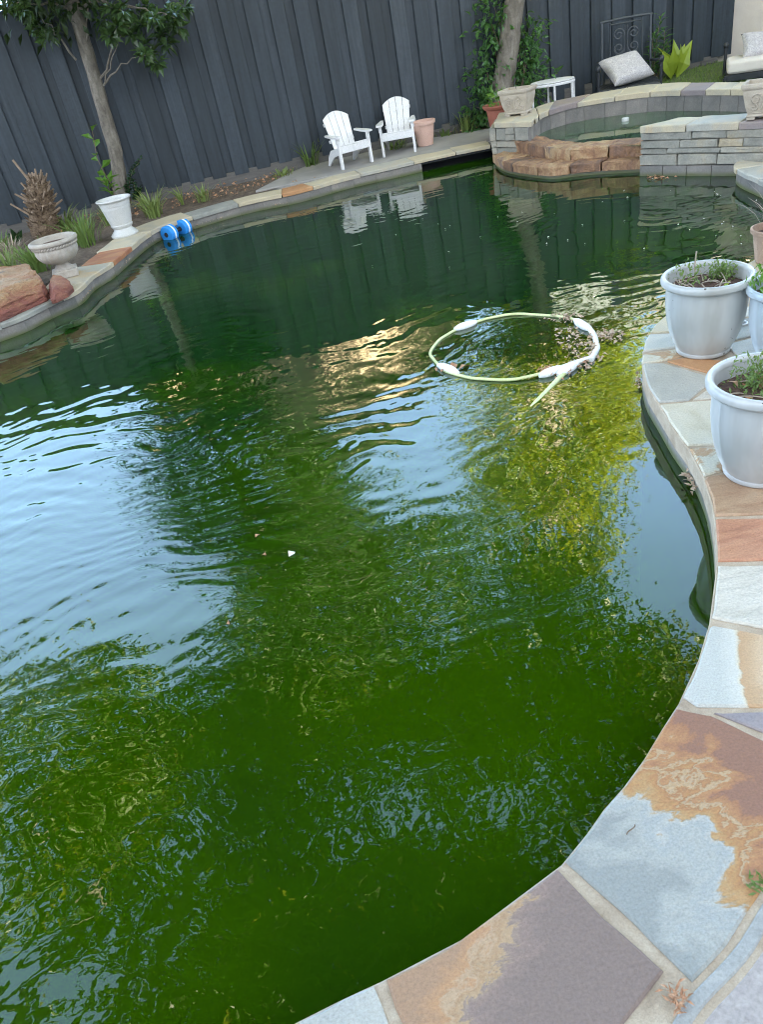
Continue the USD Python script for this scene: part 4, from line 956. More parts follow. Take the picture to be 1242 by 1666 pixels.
rp = thing("terracotta_pot", "red terracotta flared pot against the left side of the spa pier", "plant pot", G(808, 226) + [.10, .10, -.01])
lathe_pot(rp, "pot_body", [(0, 0), (.105, 0), (.112, .01), (.135, .10), (.158, .22), (.172, .32), (.18, .345), (.17, .345), (.15, .30), (.10, .03), (0, .03)], "terracotta", 44)
lathe_pot(rp, "rim", [(.172, .335), (.205, .352), (.222, .378), (.222, .392), (.205, .394), (.182, .372), (.168, .345)], "terracotta", 44)
lathe_pot(rp, "soil", [(0, .335), (.168, .33)], "mulch")
n = 70; a = rg.uniform(0, 6.28, n); d = np.stack([np.cos(a), np.sin(a), rg.uniform(.3, 1.6, n)], 1)
obj("plant", leaves(np.stack([.08 * np.cos(a), .08 * np.sin(a), rg.uniform(.34, .50, n)], 1), d, rg.uniform(.08, .15, n), .035, rg, curl=.3), "leaf_fresh", rp)

# rectangular cast planters with scroll relief
def spiral(cx, cz, r0, turns, start, sgn, n=26):
    t = np.linspace(0, 1, n); r = r0 * (1 - .80 * t); a = start + sgn * t * turns * 2 * math.pi
    return np.stack([cx + r * np.cos(a), np.zeros(n), cz + r * np.sin(a)], 1)
def make_planter(label, loc, rz):
    t = thing("scroll_planter", label, "planter", loc, rz, "cast stone scroll planters")
    def frus(zs, ws, ds):
        v = np.vstack([[(-w / 2, -d / 2, z), (w / 2, -d / 2, z), (w / 2, d / 2, z), (-w / 2, d / 2, z)] for z, w, d in zip(zs, ws, ds)])
        f = []
        for k in range(len(zs) - 1):
            for q in range(4):
                f.append([k * 4 + q, k * 4 + (q + 1) % 4, (k + 1) * 4 + (q + 1) % 4, (k + 1) * 4 + q])
        f.append([3, 2, 1, 0]); L = (len(zs) - 1) * 4; f.append([L, L + 1, L + 2, L + 3])
        return v, np.array(f)
    obj("planter_body", frus([.022, .03, .045, .11, .20, .245, .05, .05], [.27, .285, .262, .305, .345, .350, .26, .2], [.19, .205, .182, .22, .25, .255, .17, .12]), "cast_stone", t)
    obj("rim", frus([.238, .248, .262, .282, .288, .287, .24], [.352, .372, .385, .385, .378, .325, .322], [.257, .277, .290, .290, .283, .228, .225]), "cast_stone", t)
    for sx in (-1, 1):
        for sy in (-1, 1):
            obj("foot", box((sx * .105, sy * .065, .011), (.07, .06, .024), 0, 0, .004), "cast_stone", t)
    def onface(p):   # the front leans outwards
        y = -np.interp(p[:, 2], [.045, .11, .20, .245], [.091, .11, .125, .1275]) - .001
        return np.stack([p[:, 0], y, p[:, 2]], 1)
    for sx in (-1, 1):
        for cx, cz, r0, tr, st, sg in ((.068, .165, .048, 1.35, math.pi * .9, -1), (.080, .100, .030, 1.2, math.pi * .5, 1)):
            p = spiral(cx, cz, r0, tr, st, sg); p[:, 0] *= sx
            obj("scroll", tube(onface(p), np.linspace(.0075, .005, len(p)), 6), "cast_stone", t, smooth=60)
        p = np.array([(sx * .004, 0, .19), (sx * .014, 0, .15), (sx * .016, 0, .11), (sx * .034, 0, .075)])
        obj("scroll", tube(onface(smooth_line(p, .01)), .0065, 6), "cast_stone", t, smooth=60)
    p = smooth_line(np.array([(-.125, 0, .10), (-.10, 0, .066), (0, 0, .055), (.10, 0, .066), (.125, 0, .10)]), .012)
    obj("scroll", tube(onface(p), .005, 6), "cast_stone", t, smooth=60)
    obj("soil", box((0, 0, .215), (.312, .215, .02)), "mulch", t)
    return t
q = (G(814, 190, ZR) + G(860, 186, ZR)) / 2
prz = math.atan2((G(860, 186, ZR) - G(814, 190, ZR))[1], (G(860, 186, ZR) - G(814, 190, ZR))[0])
pl1 = make_planter("cast stone scroll planter on the spa pier next to the terracotta pot", np.append((G(812, 192, ZR) * .5 + G(860, 188.5, ZR) * .5)[:2] + pb * .10, ZR + .002), prz + .05)
wc_ = W0 + wu * 1.10 - wn * .155
pl2 = copy(pl1, "cast stone scroll planter on the spa's front wall at the right edge", [wc_[0], wc_[1], ZR + .004], math.atan2(wu[1], wu[0]) + .25)
hk = thing("wire_hook", "thin wire hook standing up out of the left scroll planter", "hook", np.append((G(812, 192, ZR) * .62 + G(860, 188.5, ZR) * .38)[:2] + pb * .13, ZR + .21))
obj("wire", tube(smooth_line([(0, 0, 0), (0, 0, .13), (.012, 0, .165), (.035, 0, .17), (.045, 0, .14)], .01), .0035, 6), "iron_grey", hk)

# white metal side table behind the rim
T0 = V(900, 150, 11.25)
tb = thing("side_table", "small white metal side table behind the spa rim", "table", [T0[0], T0[1], -.03], math.atan2(-.42, .9))
TH = float(V(900, 131, 11.25)[2]) + .03
tr = np.array([(.25 * math.cos(a), .25 * math.sin(a)) for a in np.linspace(0, 2 * math.pi, 28, endpoint=False)]) * [1.15, .85]
obj("table_top", slab(tr, TH - .012, TH, .003, 0, .5), "white_paint", tb)
obj("apron_ring", tube(np.c_[tr * .97, np.full(len(tr), TH - .035)], .018, 6, closed=True), "white_paint", tb, smooth=60)
for a in (.35, 1.9, 3.6, 4.9, 5.9):
    x, y = .255 * math.cos(a) * 1.1, .225 * math.sin(a) * .92
    obj("leg", tube([(x, y, TH - .02), (x * 1.01, y * 1.01, TH * .5), (x * 1.03, y * 1.03, .0)], .014, 8), "white_paint", tb, smooth=60)

# black iron chair with scrolled back
S0 = G(976, 150, .20); srz = -.30; SW = .78; S1 = S0 + np.array([math.cos(srz), math.sin(srz), 0]) * SW; SB = .64
ic = thing("iron_chair", "dark iron garden chair with lattice seat and tall scrolled back against the fence", "chair", [*(S0 + S1)[:2] / 2, -.02], srz)
SH, SDp = .215, .58
for k in range(9):
    x = -SW / 2 + .03 + k * (SW - .06) / 8
    obj("seat_strip", box((x, SDp / 2, SH), (.022, SDp - .03, .008), 0, 0, .001), "iron_black", ic)
for k in range(8):
    y = .04 + k * (SDp - .08) / 7
    obj("seat_strip", box((0, y, SH + .009), (SW - .03, .022, .008), 0, 0, .001), "iron_black", ic)
for a, b in (((-SW / 2, 0), (SW / 2, 0)), ((-SW / 2, SDp), (SW / 2, SDp)), ((-SW / 2, 0), (-SW / 2, SDp)), ((SW / 2, 0), (SW / 2, SDp))):
    obj("seat_frame", tube([(*a, SH), (*b, SH)], .016, 8), "iron_black", ic, smooth=60)
for sx in (-1, 1):
    x = sx * (SW / 2 + .012)
    obj("front_leg", tube([(x, .01, 0), (x, .01, .46)], .019, 8), "iron_black", ic, smooth=60)
    obj("finial", lathe([(0, .455), (.026, .462), (.032, .485), (.034, .51), (.024, .535), (0, .545)], 14), "iron_black", ic, smooth=True)
    obj("rear_leg", tube([(x, SDp + .04, 0), (sx * SB / 2, SDp + .01, SH), (sx * SB / 2, SDp + .10, .98)], .016, 8), "iron_grey", ic, smooth=60)
    obj("armrest", tube(smooth_line([(x, .01, .44), (x, .15, .47), (x, .40, .45), (sx * SB / 2, SDp + .04, .44)], .05), .017, 8), "iron_black", ic, smooth=60)
for k_ in range(2):
    pr_ = stage.GetPrimAtPath(str(ic.GetPath()) + "/finial" + ("_001" if k_ else ""))
    UsdGeom.Xformable(pr_).AddTranslateOp().Set(Gf.Vec3d((-1, 1)[k_] * (SW / 2 + .012), .01, -.01))
def onback(x, z): return (x, SDp + .01 + (z - SH) / (.98 - SH) * .09, z)
obj("back_rail", tube(smooth_line([onback(-SB / 2 - .02, .975), onback(0, .985), onback(SB / 2 + .02, .975)], .06), .016, 8), "iron_grey", ic, smooth=60)
for x in (-.21, .21):
    obj("back_bar", tube([onback(x, SH), onback(x, .96)], .011, 6), "iron_grey", ic, smooth=60)
obj("back_bar", tube([onback(-.21, .93), onback(.21, .93)], .011, 6), "iron_grey", ic, smooth=60)
for sx in (-1, 1):
    for zc, up_ in ((.80, 1), (.64, -1), (.50, 1), (.36, -1)):
        t_ = np.linspace(0, 1, 24); r_ = .078 * (1 - .78 * t_); a_ = (math.pi if sx > 0 else 0) + sx * up_ * t_ * 1.45 * 2 * math.pi * -1
        p = [onback(sx * .098 + r_[q_] * math.cos(a_[q_]), zc + r_[q_] * math.sin(a_[q_])) for q_ in range(24)]
        obj("back_scroll", tube(p, .011, 6), "iron_grey", ic, smooth=60)
    p = smooth_line([onback(sx * .012, .30), onback(sx * .02, .45), onback(sx * .02, .57), onback(sx * .02, .72), onback(sx * .012, .90)], .04)
    obj("back_scroll", tube(p, .010, 6), "iron_grey", ic, smooth=60)

def pillow(w, h, th, n=18):
    g = np.linspace(-1, 1, n); X, Y = np.meshgrid(g, g, indexing="ij")
    prof = (np.clip(1 - X ** 4, 0, 1) * np.clip(1 - Y ** 4, 0, 1)) ** .55
    pin = 1 - .10 * (1 - np.abs(X) ** 2) * np.abs(Y) ** 3
    pin2 = 1 - .10 * (1 - np.abs(Y) ** 2) * np.abs(X) ** 3
    x, y = X * w / 2 * pin2, Y * h / 2 * pin
    z = prof * th / 2 + .006 * (meshkit.noise(np.stack([X * 3, Y * 3, X * 0], -1), 6) - .5) * prof
    a = np.stack([x, y, z], -1).reshape(-1, 3); b = np.stack([x, y, -z], -1).reshape(-1, 3)
    i, j = np.meshgrid(np.arange(n - 1), np.arange(n - 1), indexing="ij")
    q = np.stack([i * n + j, (i + 1) * n + j, (i + 1) * n + j + 1, i * n + j + 1], -1).reshape(-1, 4)
    m = trimesh.Trimesh(np.vstack([a, b]), np.vstack([np.vstack([q[:, [0, 1, 2]], q[:, [0, 2, 3]]]), np.vstack([q[:, [0, 2, 1]], q[:, [0, 3, 2]]]) + n * n]), process=True)
    return np.array(m.vertices), np.array(m.faces)
def place(v, rx, ry, rz, loc): return rot(rot(rot(v, rx, 0), ry, 1), rz, 2) + np.asarray(loc, float)
v, f = pillow(.60, .56, .18)
cs = math.cos(srz), math.sin(srz)
pc = np.array([*(S0 + S1)[:2] / 2, 0]) + np.array([-cs[1] * .26 - cs[0] * .02, cs[0] * .26 - cs[1] * .02, 0])
px = thing("throw_pillow", "pale throw pillow with grey swirl print leaning on the iron chair's seat", "pillow", [pc[0], pc[1], SH - .006])
obj("cover", (place(v, .52, -.06, srz + .42, (0, .02, .19)), f), "pillow_print", px, smooth=True)

# bench at the right edge
B0 = V(1180, 128, 11.0)
bn = thing("cushioned_bench", "dark metal bench with a cream seat cushion at the top right corner", "bench", [B0[0], B0[1], 0.0], -.45)
def bbox(name, c, s, m="iron_black", b=.004, **k): return obj(name, box(c, s, 0, 0, b), m, bn)
zc0 = .085
bbox("seat_frame", (.75, .0, zc0 + .005), (1.52, .035, .075)); bbox("seat_frame", (.75, .58, zc0 + .02), (1.52, .035, .04)); bbox("seat_deck", (.75, .29, zc0 + .03), (1.48, .55, .015))
for x in (.0, 1.5):
    obj("front_leg", tube([(x, 0, -.06), (x, 0, .10)], .028, 8), "iron_black", bn, smooth=60)
    obj("finial", lathe([(.0, .0), (.030, .008), (.036, .035), (.028, .06), (0, .07)], 14), "iron_black", bn, smooth=True)
    pr_ = stage.GetPrimAtPath(str(bn.GetPath()) + "/finial" + ("_001" if x else "")); UsdGeom.Xformable(pr_).AddTranslateOp().Set(Gf.Vec3d(x, .58, .39))
    obj("rear_leg", tube([(x, .58, -.06), (x, .58, .40)], .022, 8), "iron_black", bn, smooth=60)
v, f = box((0, 0, 0), (1.46, .58, .17), 0, 0, .035)
m = trimesh.Trimesh(v, f, process=True).subdivide().subdivide().subdivide()
v = trimesh.smoothing.filter_laplacian(m, iterations=4).vertices
obj("cushion", (np.array(v) * [1, 1, 1] + np.array([.75, .28, zc0 + .125]), np.array(m.faces)), "cushion_cream", bn, smooth=True)
v, f = pillow(.48, .44, .17)
pp = B0 * [1, 1, 0] + np.array([.42 * math.cos(-.45) - .34 * math.sin(-.45), .42 * math.sin(-.45) + .34 * math.cos(-.45), zc0 + .165])
tp_ = thing("throw_pillow", "white printed throw pillow on the cream bench cushion at the right edge", "pillow", pp)
obj("cover", (place(v, .62, .1, -.3, (0, 0, .14)), f), "pillow_print", tp_, smooth=True)

# ------------------------------------------------------------------ left bank: urns, boulders, stump, plants
ub = thing("cement_urn", "fluted cement bowl urn with rope band on a square foot, between boulders and white urn", "urn", G(108, 450) + [0, .02, .0], .25, s=1.12)
Z = .35
obj("plinth", box((0, 0, .032), (.215, .215, .064), 0, 0, .006), "cast_cement", ub)
lathe_pot(ub, "stem", [(.0, .062), (.098, .062), (.098, .072), (.075, .082), (.056, .105), (.056, .115), (.075, .128)], "cast_cement", 40, 50)
NF = 16
def flute(a, r, z):
    return r * (1 + .055 * (np.abs(np.cos(a * NF / 2)) - .6) * np.clip((z - .13) / .03, 0, 1) * np.clip((.262 - z) / .015, 0, 1))
obj("bowl", lathe([(.05, .122), (.10, .132), (.145, .155), (.172, .19), (.182, .225), (.182, .258), (.176, .266)], 160, flute), "cast_cement", ub, smooth=60)
for k in range(2):
    a = np.linspace(0, 2 * math.pi, 240, endpoint=False); ph = a * 22 + k * math.pi
    r = .183 + .008 * np.cos(ph); z = .276 + .009 * np.sin(ph)
    obj("rope_band", tube(np.stack([r * np.cos(a), r * np.sin(a), z], 1), .009, 5, closed=True), "cast_cement", ub, smooth=60)
lathe_pot(ub, "rim", [(.174, .262), (.186, .286), (.204, .292), (.212, .306), (.208, .322), (.192, .330), (.176, .322), (.168, .29), (.150, .25)], "cast_cement", 60, 50)
lathe_pot(ub, "soil", [(0, .292), (.10, .287), (.168, .283)], "mulch", 30)
wu_ = thing("white_urn", "white footed plastic urn planter in front of the magnolia trunk", "urn", G(204, 382) + [0, 0, .0], s=1.13)
lathe_pot(wu_, "foot", [(0, 0), (.138, 0), (.140, .014), (.125, .03), (.098, .055), (.088, .075)], "white_plastic", 48)
lathe_pot(wu_, "bowl", [(.088, .07), (.104, .085), (.112, .105), (.108, .112), (.124, .17), (.140, .26), (.1435, .263), (.146, .29), (.150, .293), (.153, .315), (.157, .335), (.149, .336), (.13, .2), (.08, .10), (0, .10)], "white_plastic", 48)
lathe_pot(wu_, "rim", [(.152, .328), (.170, .338), (.176, .35), (.173, .357), (.160, .352), (.148, .335)], "white_plastic", 48)

def boulder(name, ring_px, z0, z1, seed, label, amp=.035, shrink=.75):
    r = np.array([G(x, y, 0)[:2] for x, y in ring_px]); c = r.mean(0)
    t = thing(name, label, "boulder", [*c, z0], group=None)
    lo = np.c_[r - c, np.zeros(len(r))]; hi = np.c_[(r - c) * shrink, np.full(len(r), z1 - z0)]; mid = np.c_[(r - c) * (shrink * .3 + .72), np.full(len(r), (z1 - z0) * .6)]
    rs = np.random.default_rng(seed); hi[:, 2] += rs.normal(size=len(r)) * .018
    m = trimesh.convex.convex_hull(np.vstack([lo, mid, hi]))
    import manifold3d as m3
    man = m3.Manifold(m3.Mesh(np.asarray(m.vertices, np.float32), np.asarray(m.faces, np.uint32)))
    for _ in range(22):
        d = rs.normal(size=3); d[2] = abs(d[2]) * .7; d /= np.linalg.norm(d)
        man = man.trim_by_plane(tuple(-d), -float((m.vertices @ d).max() * rs.uniform(.80, .97)))
    q = man.to_mesh(); mm = (np.array(q.vert_properties[:, :3], float), np.array(q.tri_verts))
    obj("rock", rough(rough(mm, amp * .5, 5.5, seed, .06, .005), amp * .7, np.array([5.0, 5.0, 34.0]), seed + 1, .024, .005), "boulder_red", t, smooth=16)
    return t
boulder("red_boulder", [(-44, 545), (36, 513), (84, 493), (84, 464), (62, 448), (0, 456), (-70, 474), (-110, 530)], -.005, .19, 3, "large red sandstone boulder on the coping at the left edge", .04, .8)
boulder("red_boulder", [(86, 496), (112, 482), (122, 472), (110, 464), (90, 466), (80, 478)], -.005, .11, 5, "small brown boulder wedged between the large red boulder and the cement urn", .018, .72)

st = G(76, 386, -.03)
pm = thing("palm_stump", "dead shaggy palm stump with cut frond stubs behind the cement urn", "palm stump", st, tilt=(0, 13, 0), s=1.13)
v, f = lathe([(0, 0), (.155, 0), (.165, .06), (.15, .20), (.135, .34), (.125, .45), (.115, .54), (.07, .60), (0, .62)], 36)
obj("trunk", rough((v, f), .03, 14, 9, .05), "palm_fibre", pm, smooth=30)
mb = MB(); mb2 = MB()
for k in range(260):
    zz = rg.uniform(.03, .60); a = rg.uniform(0, 6.28); r = np.interp(zz, [0, .2, .45, .62], [.165, .15, .125, .06])
    o_ = np.array([math.cos(a), math.sin(a), 0]); b = o_ * (r - .02) + [0, 0, zz]; l = rg.uniform(.04, .09); up_ = rg.uniform(.3, 1.2) + max(0, zz - .42) * 5
    d = o_ + np.array([0, 0, up_]); d /= np.linalg.norm(d)
    mb.add(*tube([b, b + d * l], [.010, .005], 4))
for k in range(54):
    zz = .60 - (k / 54) ** 1.6 * .42; a = k * 2.4; r = np.interp(zz, [0, .2, .45, .62], [.165, .15, .125, .05])
    o_ = np.array([math.cos(a), math.sin(a), 0]); b = o_ * (r - .02) + [0, 0, zz]
    d = o_ + np.array([0, 0, .7 + max(0, zz - .40) * 9]); d /= np.linalg.norm(d); l = rg.uniform(.07, .14)
    pm_stub = tube([b, b + d * l * .6, b + d * l], [.016, .012, .010], 5)
    obj("frond_stub", pm_stub, "dry_stub", pm)
for b, e, r in (((-.05, -.02, .56), (-.20, -.04, .80), .014), ((-.12, -.05, .40), (-.24, -.06, .46), .012), ((-.13, -.06, .25), (-.30, -.08, .36), .012)):
    obj("frond_stub", tube([b, e], [r, r * .8], 6), "dry_stub", pm)
obj("fibre", mb.mesh, "palm_fibre", pm, kind="stuff")

# sprout, creeper and grasses
def stem_plant(name, label, cat, base, stems, L, W, m, nl, group=None, bark="bark_brown", dens=1.0, rad=.006):
    t = thing(name, label, cat, base, group=group)
    mbl = MB(); 
    for pts in stems:
        p = smooth_line(np.array(pts) - np.asarray(base), .03)
        obj("stem", tube(p, np.linspace(rad, rad * .5, len(p)), 5), bark, t)
        idx = np.linspace(len(p) * .12, len(p) - 1, nl).astype(int)
        pos = p[idx]; a = np.arange(nl) * 2.4 + rg.uniform(0, 6)
        d = np.stack([np.cos(a), np.sin(a), rg.uniform(.2, .9, nl)], 1)
        mbl.add(*leaves(pos, d, L * rg.uniform(.7, 1.2, nl), W * rg.uniform(.8, 1.15, nl), rg, curl=.12))
    obj("foliage", mbl.mesh, m, t)
    return t
YS = 10.55
stem_plant("leafy_sprout", "thin sapling with bright green leaves beside the magnolia trunk", "plant", V(186, 330, YS) * [1, 1, 0] + [0, 0, -.03],
           [[V(186, 330, YS), V(176, 292, YS), V(160, 262, YS), V(154, 235, YS), V(150, 214, YS)], [V(184, 322, YS), V(172, 300, YS), V(163, 290, YS)]], .19, .085, "leaf_fresh", 10)
YI = 10.95
stem_plant("creeper", "dark small-leaved creeper climbing the fence right of the magnolia trunk", "creeper", V(216, 328, YI) * [1, 1, 0] + [0, 0, -.03],
           [[V(214, 330, YI), V(210, 308, YI), V(212, 290, YI), V(222, 270, YI), V(230, 258, YI)], [V(218, 330, YI), V(220, 310, YI), V(214, 292, YI)], [V(222, 326, YI), V(228, 306, YI)], [V(208, 326, YI), V(206, 300, YI)]], .065, .042, "leaf_ivy", 60)
def clump(px, py, n, L, W, label, z=-.02, lean=.8, m="leaf_grass", spread=.07, group="strappy grass clumps in the planting bed"):
    b = G(px, py, z); L *= 1.2; W *= 1.5
    t = thing("grass_clump", label, "grass clump", b, group=None)
    obj("blades", blades(rg, (0, 0, -.01), n, L, W, lean, spread), m, t, smooth=60)
clump(252, 352, 60, .34, .013, "pale striped grass clump right of the white urn, below the creeper", lean=1.0, spread=.14)
clump(298, 332, 16, .26, .012, "small sparse grass tuft right of the striped clump, alone by the coping", spread=.05)
clump(140, 398, 80, .36, .013, "wide green grass clump between the cement urn and the white urn", lean=1.1, spread=.20, m="leaf_herb")
clump(176, 366, 26, .28, .012, "short grass tuft touching the white urn's left side", lean=.9)
clump(62, 440, 90, .30, .014, "bright green grass clump between the red boulder and the cement urn", lean=1.0, spread=.16, m="leaf_herb")
clump(18, 440, 50, .30, .012, "pale striped grass clump behind the red boulder at the left edge", lean=1.0, spread=.15)
clump(332, 326, 34, .22, .012, "low grass tuft between the small sparse tuft and the fence", lean=.9, spread=.1)
clump(108, 372, 50, .30, .013, "grass clump between the palm stump and the wide green clump", lean=1.0, spread=.14)
clump(88, 380, 60, .22, .013, "grass filling the ground behind the cement urn's rim", lean=1.0, spread=.16, m="leaf_herb")
clump(6, 412, 60, .26, .014, "green grass clump at the very left edge below the fence", lean=1.0, spread=.16, m="leaf_herb")
clump(462, 286, 40, .10, .012, "small weeds in the bare bed left of the concrete walk", lean=1.0, spread=.2)
clump(508, 271, 46, .36, .015, "green grass clump left of the left small armchair", lean=.7, spread=.12, m="leaf_herb")
clump(524, 264, 22, .33, .013, "thin grass clump behind the left small armchair", lean=.6, spread=.06)
clump(760, 214, 60, .30, .013, "yellow-green grass clump left of the terracotta pot", lean=.8, spread=.18)
clump(722, 221, 50, .12, .014, "low ground cover patch beside the pink pot", lean=1.0, spread=.22, m="leaf_herb")
clump(640, 243, 46, .12, .014, "low weeds behind the right small armchair's legs", lean=1.0, spread=.2, m="leaf_herb")
clump(905, 172, 44, .42, .014, "yellowing grass clump seen through the side table's legs", z=-.03, lean=.8, spread=.14)
clump(945, 160, 40, .44, .014, "arching grey-green grass clump right of the side table", z=-.03, lean=1.0, spread=.1, m="leaf_herb")
dt = thing("dry_plant", "tangle of dry brown leaves at the left edge below the palm stump", "dead plant", G(22, 418, -.02))
obj("blades", blades(rg, (0, 0, 0), 90, .26, .016, 1.1, .16), "straw", dt, smooth=60)
bp_ = thing("broad_leaf_plant", "dark broad-leaved plant low beside the palm stump's foot", "plant", G(30, 400, -.02))
n = 9; a = rg.uniform(0, 6.28, n); obj("foliage", leaves(np.zeros((n, 3)), np.stack([np.cos(a) * .6, np.sin(a) * .6, np.ones(n)], 1), rg.uniform(.2, .32, n), .08, rg), "leaf_ivy", bp_)

# shrub round the second tree
bc = np.array([3.0, 11.62, 0]); sb = thing("leafy_shrub", "bushy green shrub growing round the thick leaning trunk", "shrub", bc + [0, 0, -.04])
sh = [V(x, y, 11.86 + rg.uniform(-.10, .10)) for x, y in ((782, 190), (790, 165), (798, 150), (786, 140), (793, 118), (800, 98), (806, 80), (803, 60), (800, 40), (806, 20), (803, 8), (850, 120), (858, 100), (862, 125), (870, 140), (866, 110), (848, 70), (862, 50), (855, 85), (858, 60), (776, 175), (770, 205), (792, 200), (846, 140), (858, 145), (868, 155), (780, 130), (800, 178), (806, 168))]
sh = np.array(sh); v, f = crown(rg, sh, 52, .12, .11, .05); obj("foliage", (v - bc - [0, 0, -.04], f), "leaf_shrub", sb)
mb = MB()
for p in sh[::2]: mb.add(*limb(np.array([bc[0] + rg.uniform(-.15, .2), 11.6, -.05]), p, .012, .004, rg, .03, 6, 4))
v, f = mb.mesh; obj("stems", (v - bc - [0, 0, -.04], f), "bark_brown", sb)
YP = 12.15
stem_plant("slim_shrub", "slim upright shrub against the fence right of the iron chair", "shrub", V(1068, 130, YP) * [1, 1, 0] + [0, 0, .05],
           [[V(1066, 128, YP), V(1066, 90, YP), V(1072, 50, YP), V(1076, 26, YP)], [V(1066, 128, YP), V(1062, 85, YP), V(1064, 58, YP)], [V(1068, 128, YP), V(1080, 80, YP), V(1082, 50, YP)], [V(1068, 128, YP), V(1085, 85, YP), V(1086, 70, YP)]], .13, .036, "leaf_shrub", 40)
lb = G(1096, 133, .05)
lm = thing("lime_plant", "bright yellow-green broad-leaved plant right of the iron chair", "plant", lb)
n = 11; a = np.linspace(0, 6.28, n); d = np.stack([np.cos(a) * .55, np.sin(a) * .35, np.ones(n)], 1)
for k in range(n):
    L = rg.uniform(.30, .46); v, f = leaves(np.array([[d[k, 0] * .06, d[k, 1] * .06, .02 + .06 * (k % 3)]]), d[k:k + 1], L, L * .40, rg, curl=.1, up=np.array([0, -1.0, .4]))
    obj("leaf", (v, f), "leaf_lime", lm)

# ------------------------------------------------------------------ blue foam dumbbell at the far left coping
da, db = G(279, 388, WZ), G(301, 378, WZ)
dd = db - da; dd[2] = 0; Ld = np.linalg.norm(dd); du = dd / Ld
dbl = thing("foam_dumbbell", "blue and white foam water dumbbell floating against the left coping", "dumbbell", da + [0, 0, .055], math.atan2(dd[1], dd[0]))
def disc(x0, x1, r, m, name, n=28):
    h = .006
    v, f = lathe([(0, x0), (r - h, x0), (r, x0 + h), (r, x1 - h), (r - h, x1), (0, x1)], n)
    return obj(name, (np.stack([v[:, 2], v[:, 0], v[:, 1]], 1), f), m, dbl, smooth=40)
R = .095
for k, x in enumerate((0.0, Ld)):
    disc(x - .062, x - .005, R, "foam_blue", "foam_disc"); disc(x - .005, x + .020, R * .995, "foam_white", "foam_ring"); disc(x + .020, x + .05, R, "foam_blue", "foam_disc")
    disc(x - .0645, x - .058, .030, "foam_hole", "grip_cap")
disc(.03, Ld - .03, .022, "foam_hole", "grip")

# ------------------------------------------------------------------ floating hose ring
hc = G(838, 566, WZ)
hs = thing("cleaner_hose", "pale floating pool cleaner hose curled into a ring with white floats", "pool hose", hc)
ring_px = [(963, 587), (972, 560), (962, 538), (945, 525), (922, 518), (890, 513), (850, 512), (810, 515), (775, 523), (748, 533), (722, 547), (706, 562), (703, 580), (713, 595), (735, 606), (770, 614), (810, 617), (850, 616), (885, 609), (912, 600), (935, 593), (963, 583)]
HR = smooth_line(np.array([G(x, y, WZ + .008) for x, y in ring_px]) - hc, .02)
HR = HR + np.c_[(meshkit.fbm(HR * 6, 2, 3) - .5) * .03, (meshkit.fbm(HR * 6 + 9, 2, 4) - .5) * .03, (meshkit.noise(HR * 5, 6) - .5) * .012]
def hpart(t0, t1, r, m, name="hose"):
    n = len(HR); p = HR[int(t0 * (n - 1)):int(t1 * (n - 1)) + 1].copy()
    return obj(name, tube(p, r, 10), m, hs, smooth=60)
def locate(px, py):
    g = G(px, py, WZ) - hc; return int(np.argmin(np.linalg.norm(HR[:, :2] - g[:2], axis=1))) / (len(HR) - 1)
f_a = locate(940, 527); f_b = locate(914, 601)
hpart(0, f_a, .0165, "hose_white"); hpart(f_a, f_b, .0088, "hose_algae"); hpart(f_b, 1.0, .015, "hose_white")
for (x0, y0), (x1, y1) in (((740, 536), (775, 524)), ((713, 594), (746, 607)), ((878, 612), (918, 598)), ((936, 521), (958, 536)), ((908, 610), (940, 592))):
    a = G(x0, y0, WZ + .012) - hc; b = G(x1, y1, WZ + .012) - hc; t = np.linspace(0, 1, 9)[:, None]
    p = a * (1 - t) + b * t; r = .026 * np.array([.45, .72, .92, 1, 1, 1, .92, .72, .45])
    obj("float", tube(p, r, 14), "float_white", hs, smooth=50)
tail = smooth_line(np.array([G(922, 604, WZ + .01), G(908, 618, WZ + .001), G(890, 637, WZ - .005), G(868, 660, WZ - .010), G(850, 684, WZ - .03)]) - hc, .02)
obj("hose", tube(tail, .0135, 10), "hose_algae", hs, smooth=60)
sub = smooth_line(np.array([G(850, 684, WZ - .03), G(880, 664, WZ - .024), G(930, 642, WZ - .018), G(985, 633, WZ - .016), G(1040, 635, WZ - .018)]) - hc, .02)
obj("hose", tube(sub, .0135, 10), "hose_algae", hs, smooth=60)

# ------------------------------------------------------------------ glazed pots on the right
def make_glazed(label, loc, H, R, m, fill=.86):
    t = thing("glazed_pot", label, "plant pot", loc)
    prof = [(0, 0), (R * .585, 0), (R * .605, H * .015), (R * .61, H * .04), (R * .60, H * .055), (R * .68, H * .14), (R * .775, H * .28), (R * .845, H * .45), (R * .88, H * .62), (R * .88, H * .78), (R * .865, H * .86), (R * .885, H * .92), (R * .86, H * .93), (R * .82, H * .70), (R * .58, H * .1), (0, H * .1)]
    obj("pot_body", lathe(prof, 56), m, t, smooth=35)
    a = np.linspace(0, math.pi * 2, 12, endpoint=False)
    tor = [(R * .93 + R * .075 * math.cos(x), H * .945 + H * .055 * math.sin(x)) for x in a]
    tor = tor[::-1]
    obj("rim", lathe(tor + tor[:1], 56), m, t, smooth=60)
    v, f = lathe([(0, H * fill), (R * .3, H * fill), (R * .6, H * (fill - .01)), (R * .86, H * (fill - .02))], 48)
    v = v + np.c_[v[:, :2] * 0, (meshkit.fbm(v * 16, 3, 8) - .5) * .03]
    obj("mulch", (v, f), "mulch", t, smooth=30)
    return t
Hp, Rp = .385, .213
g1 = G(1145, 585) + np.array([0, .0, 0])
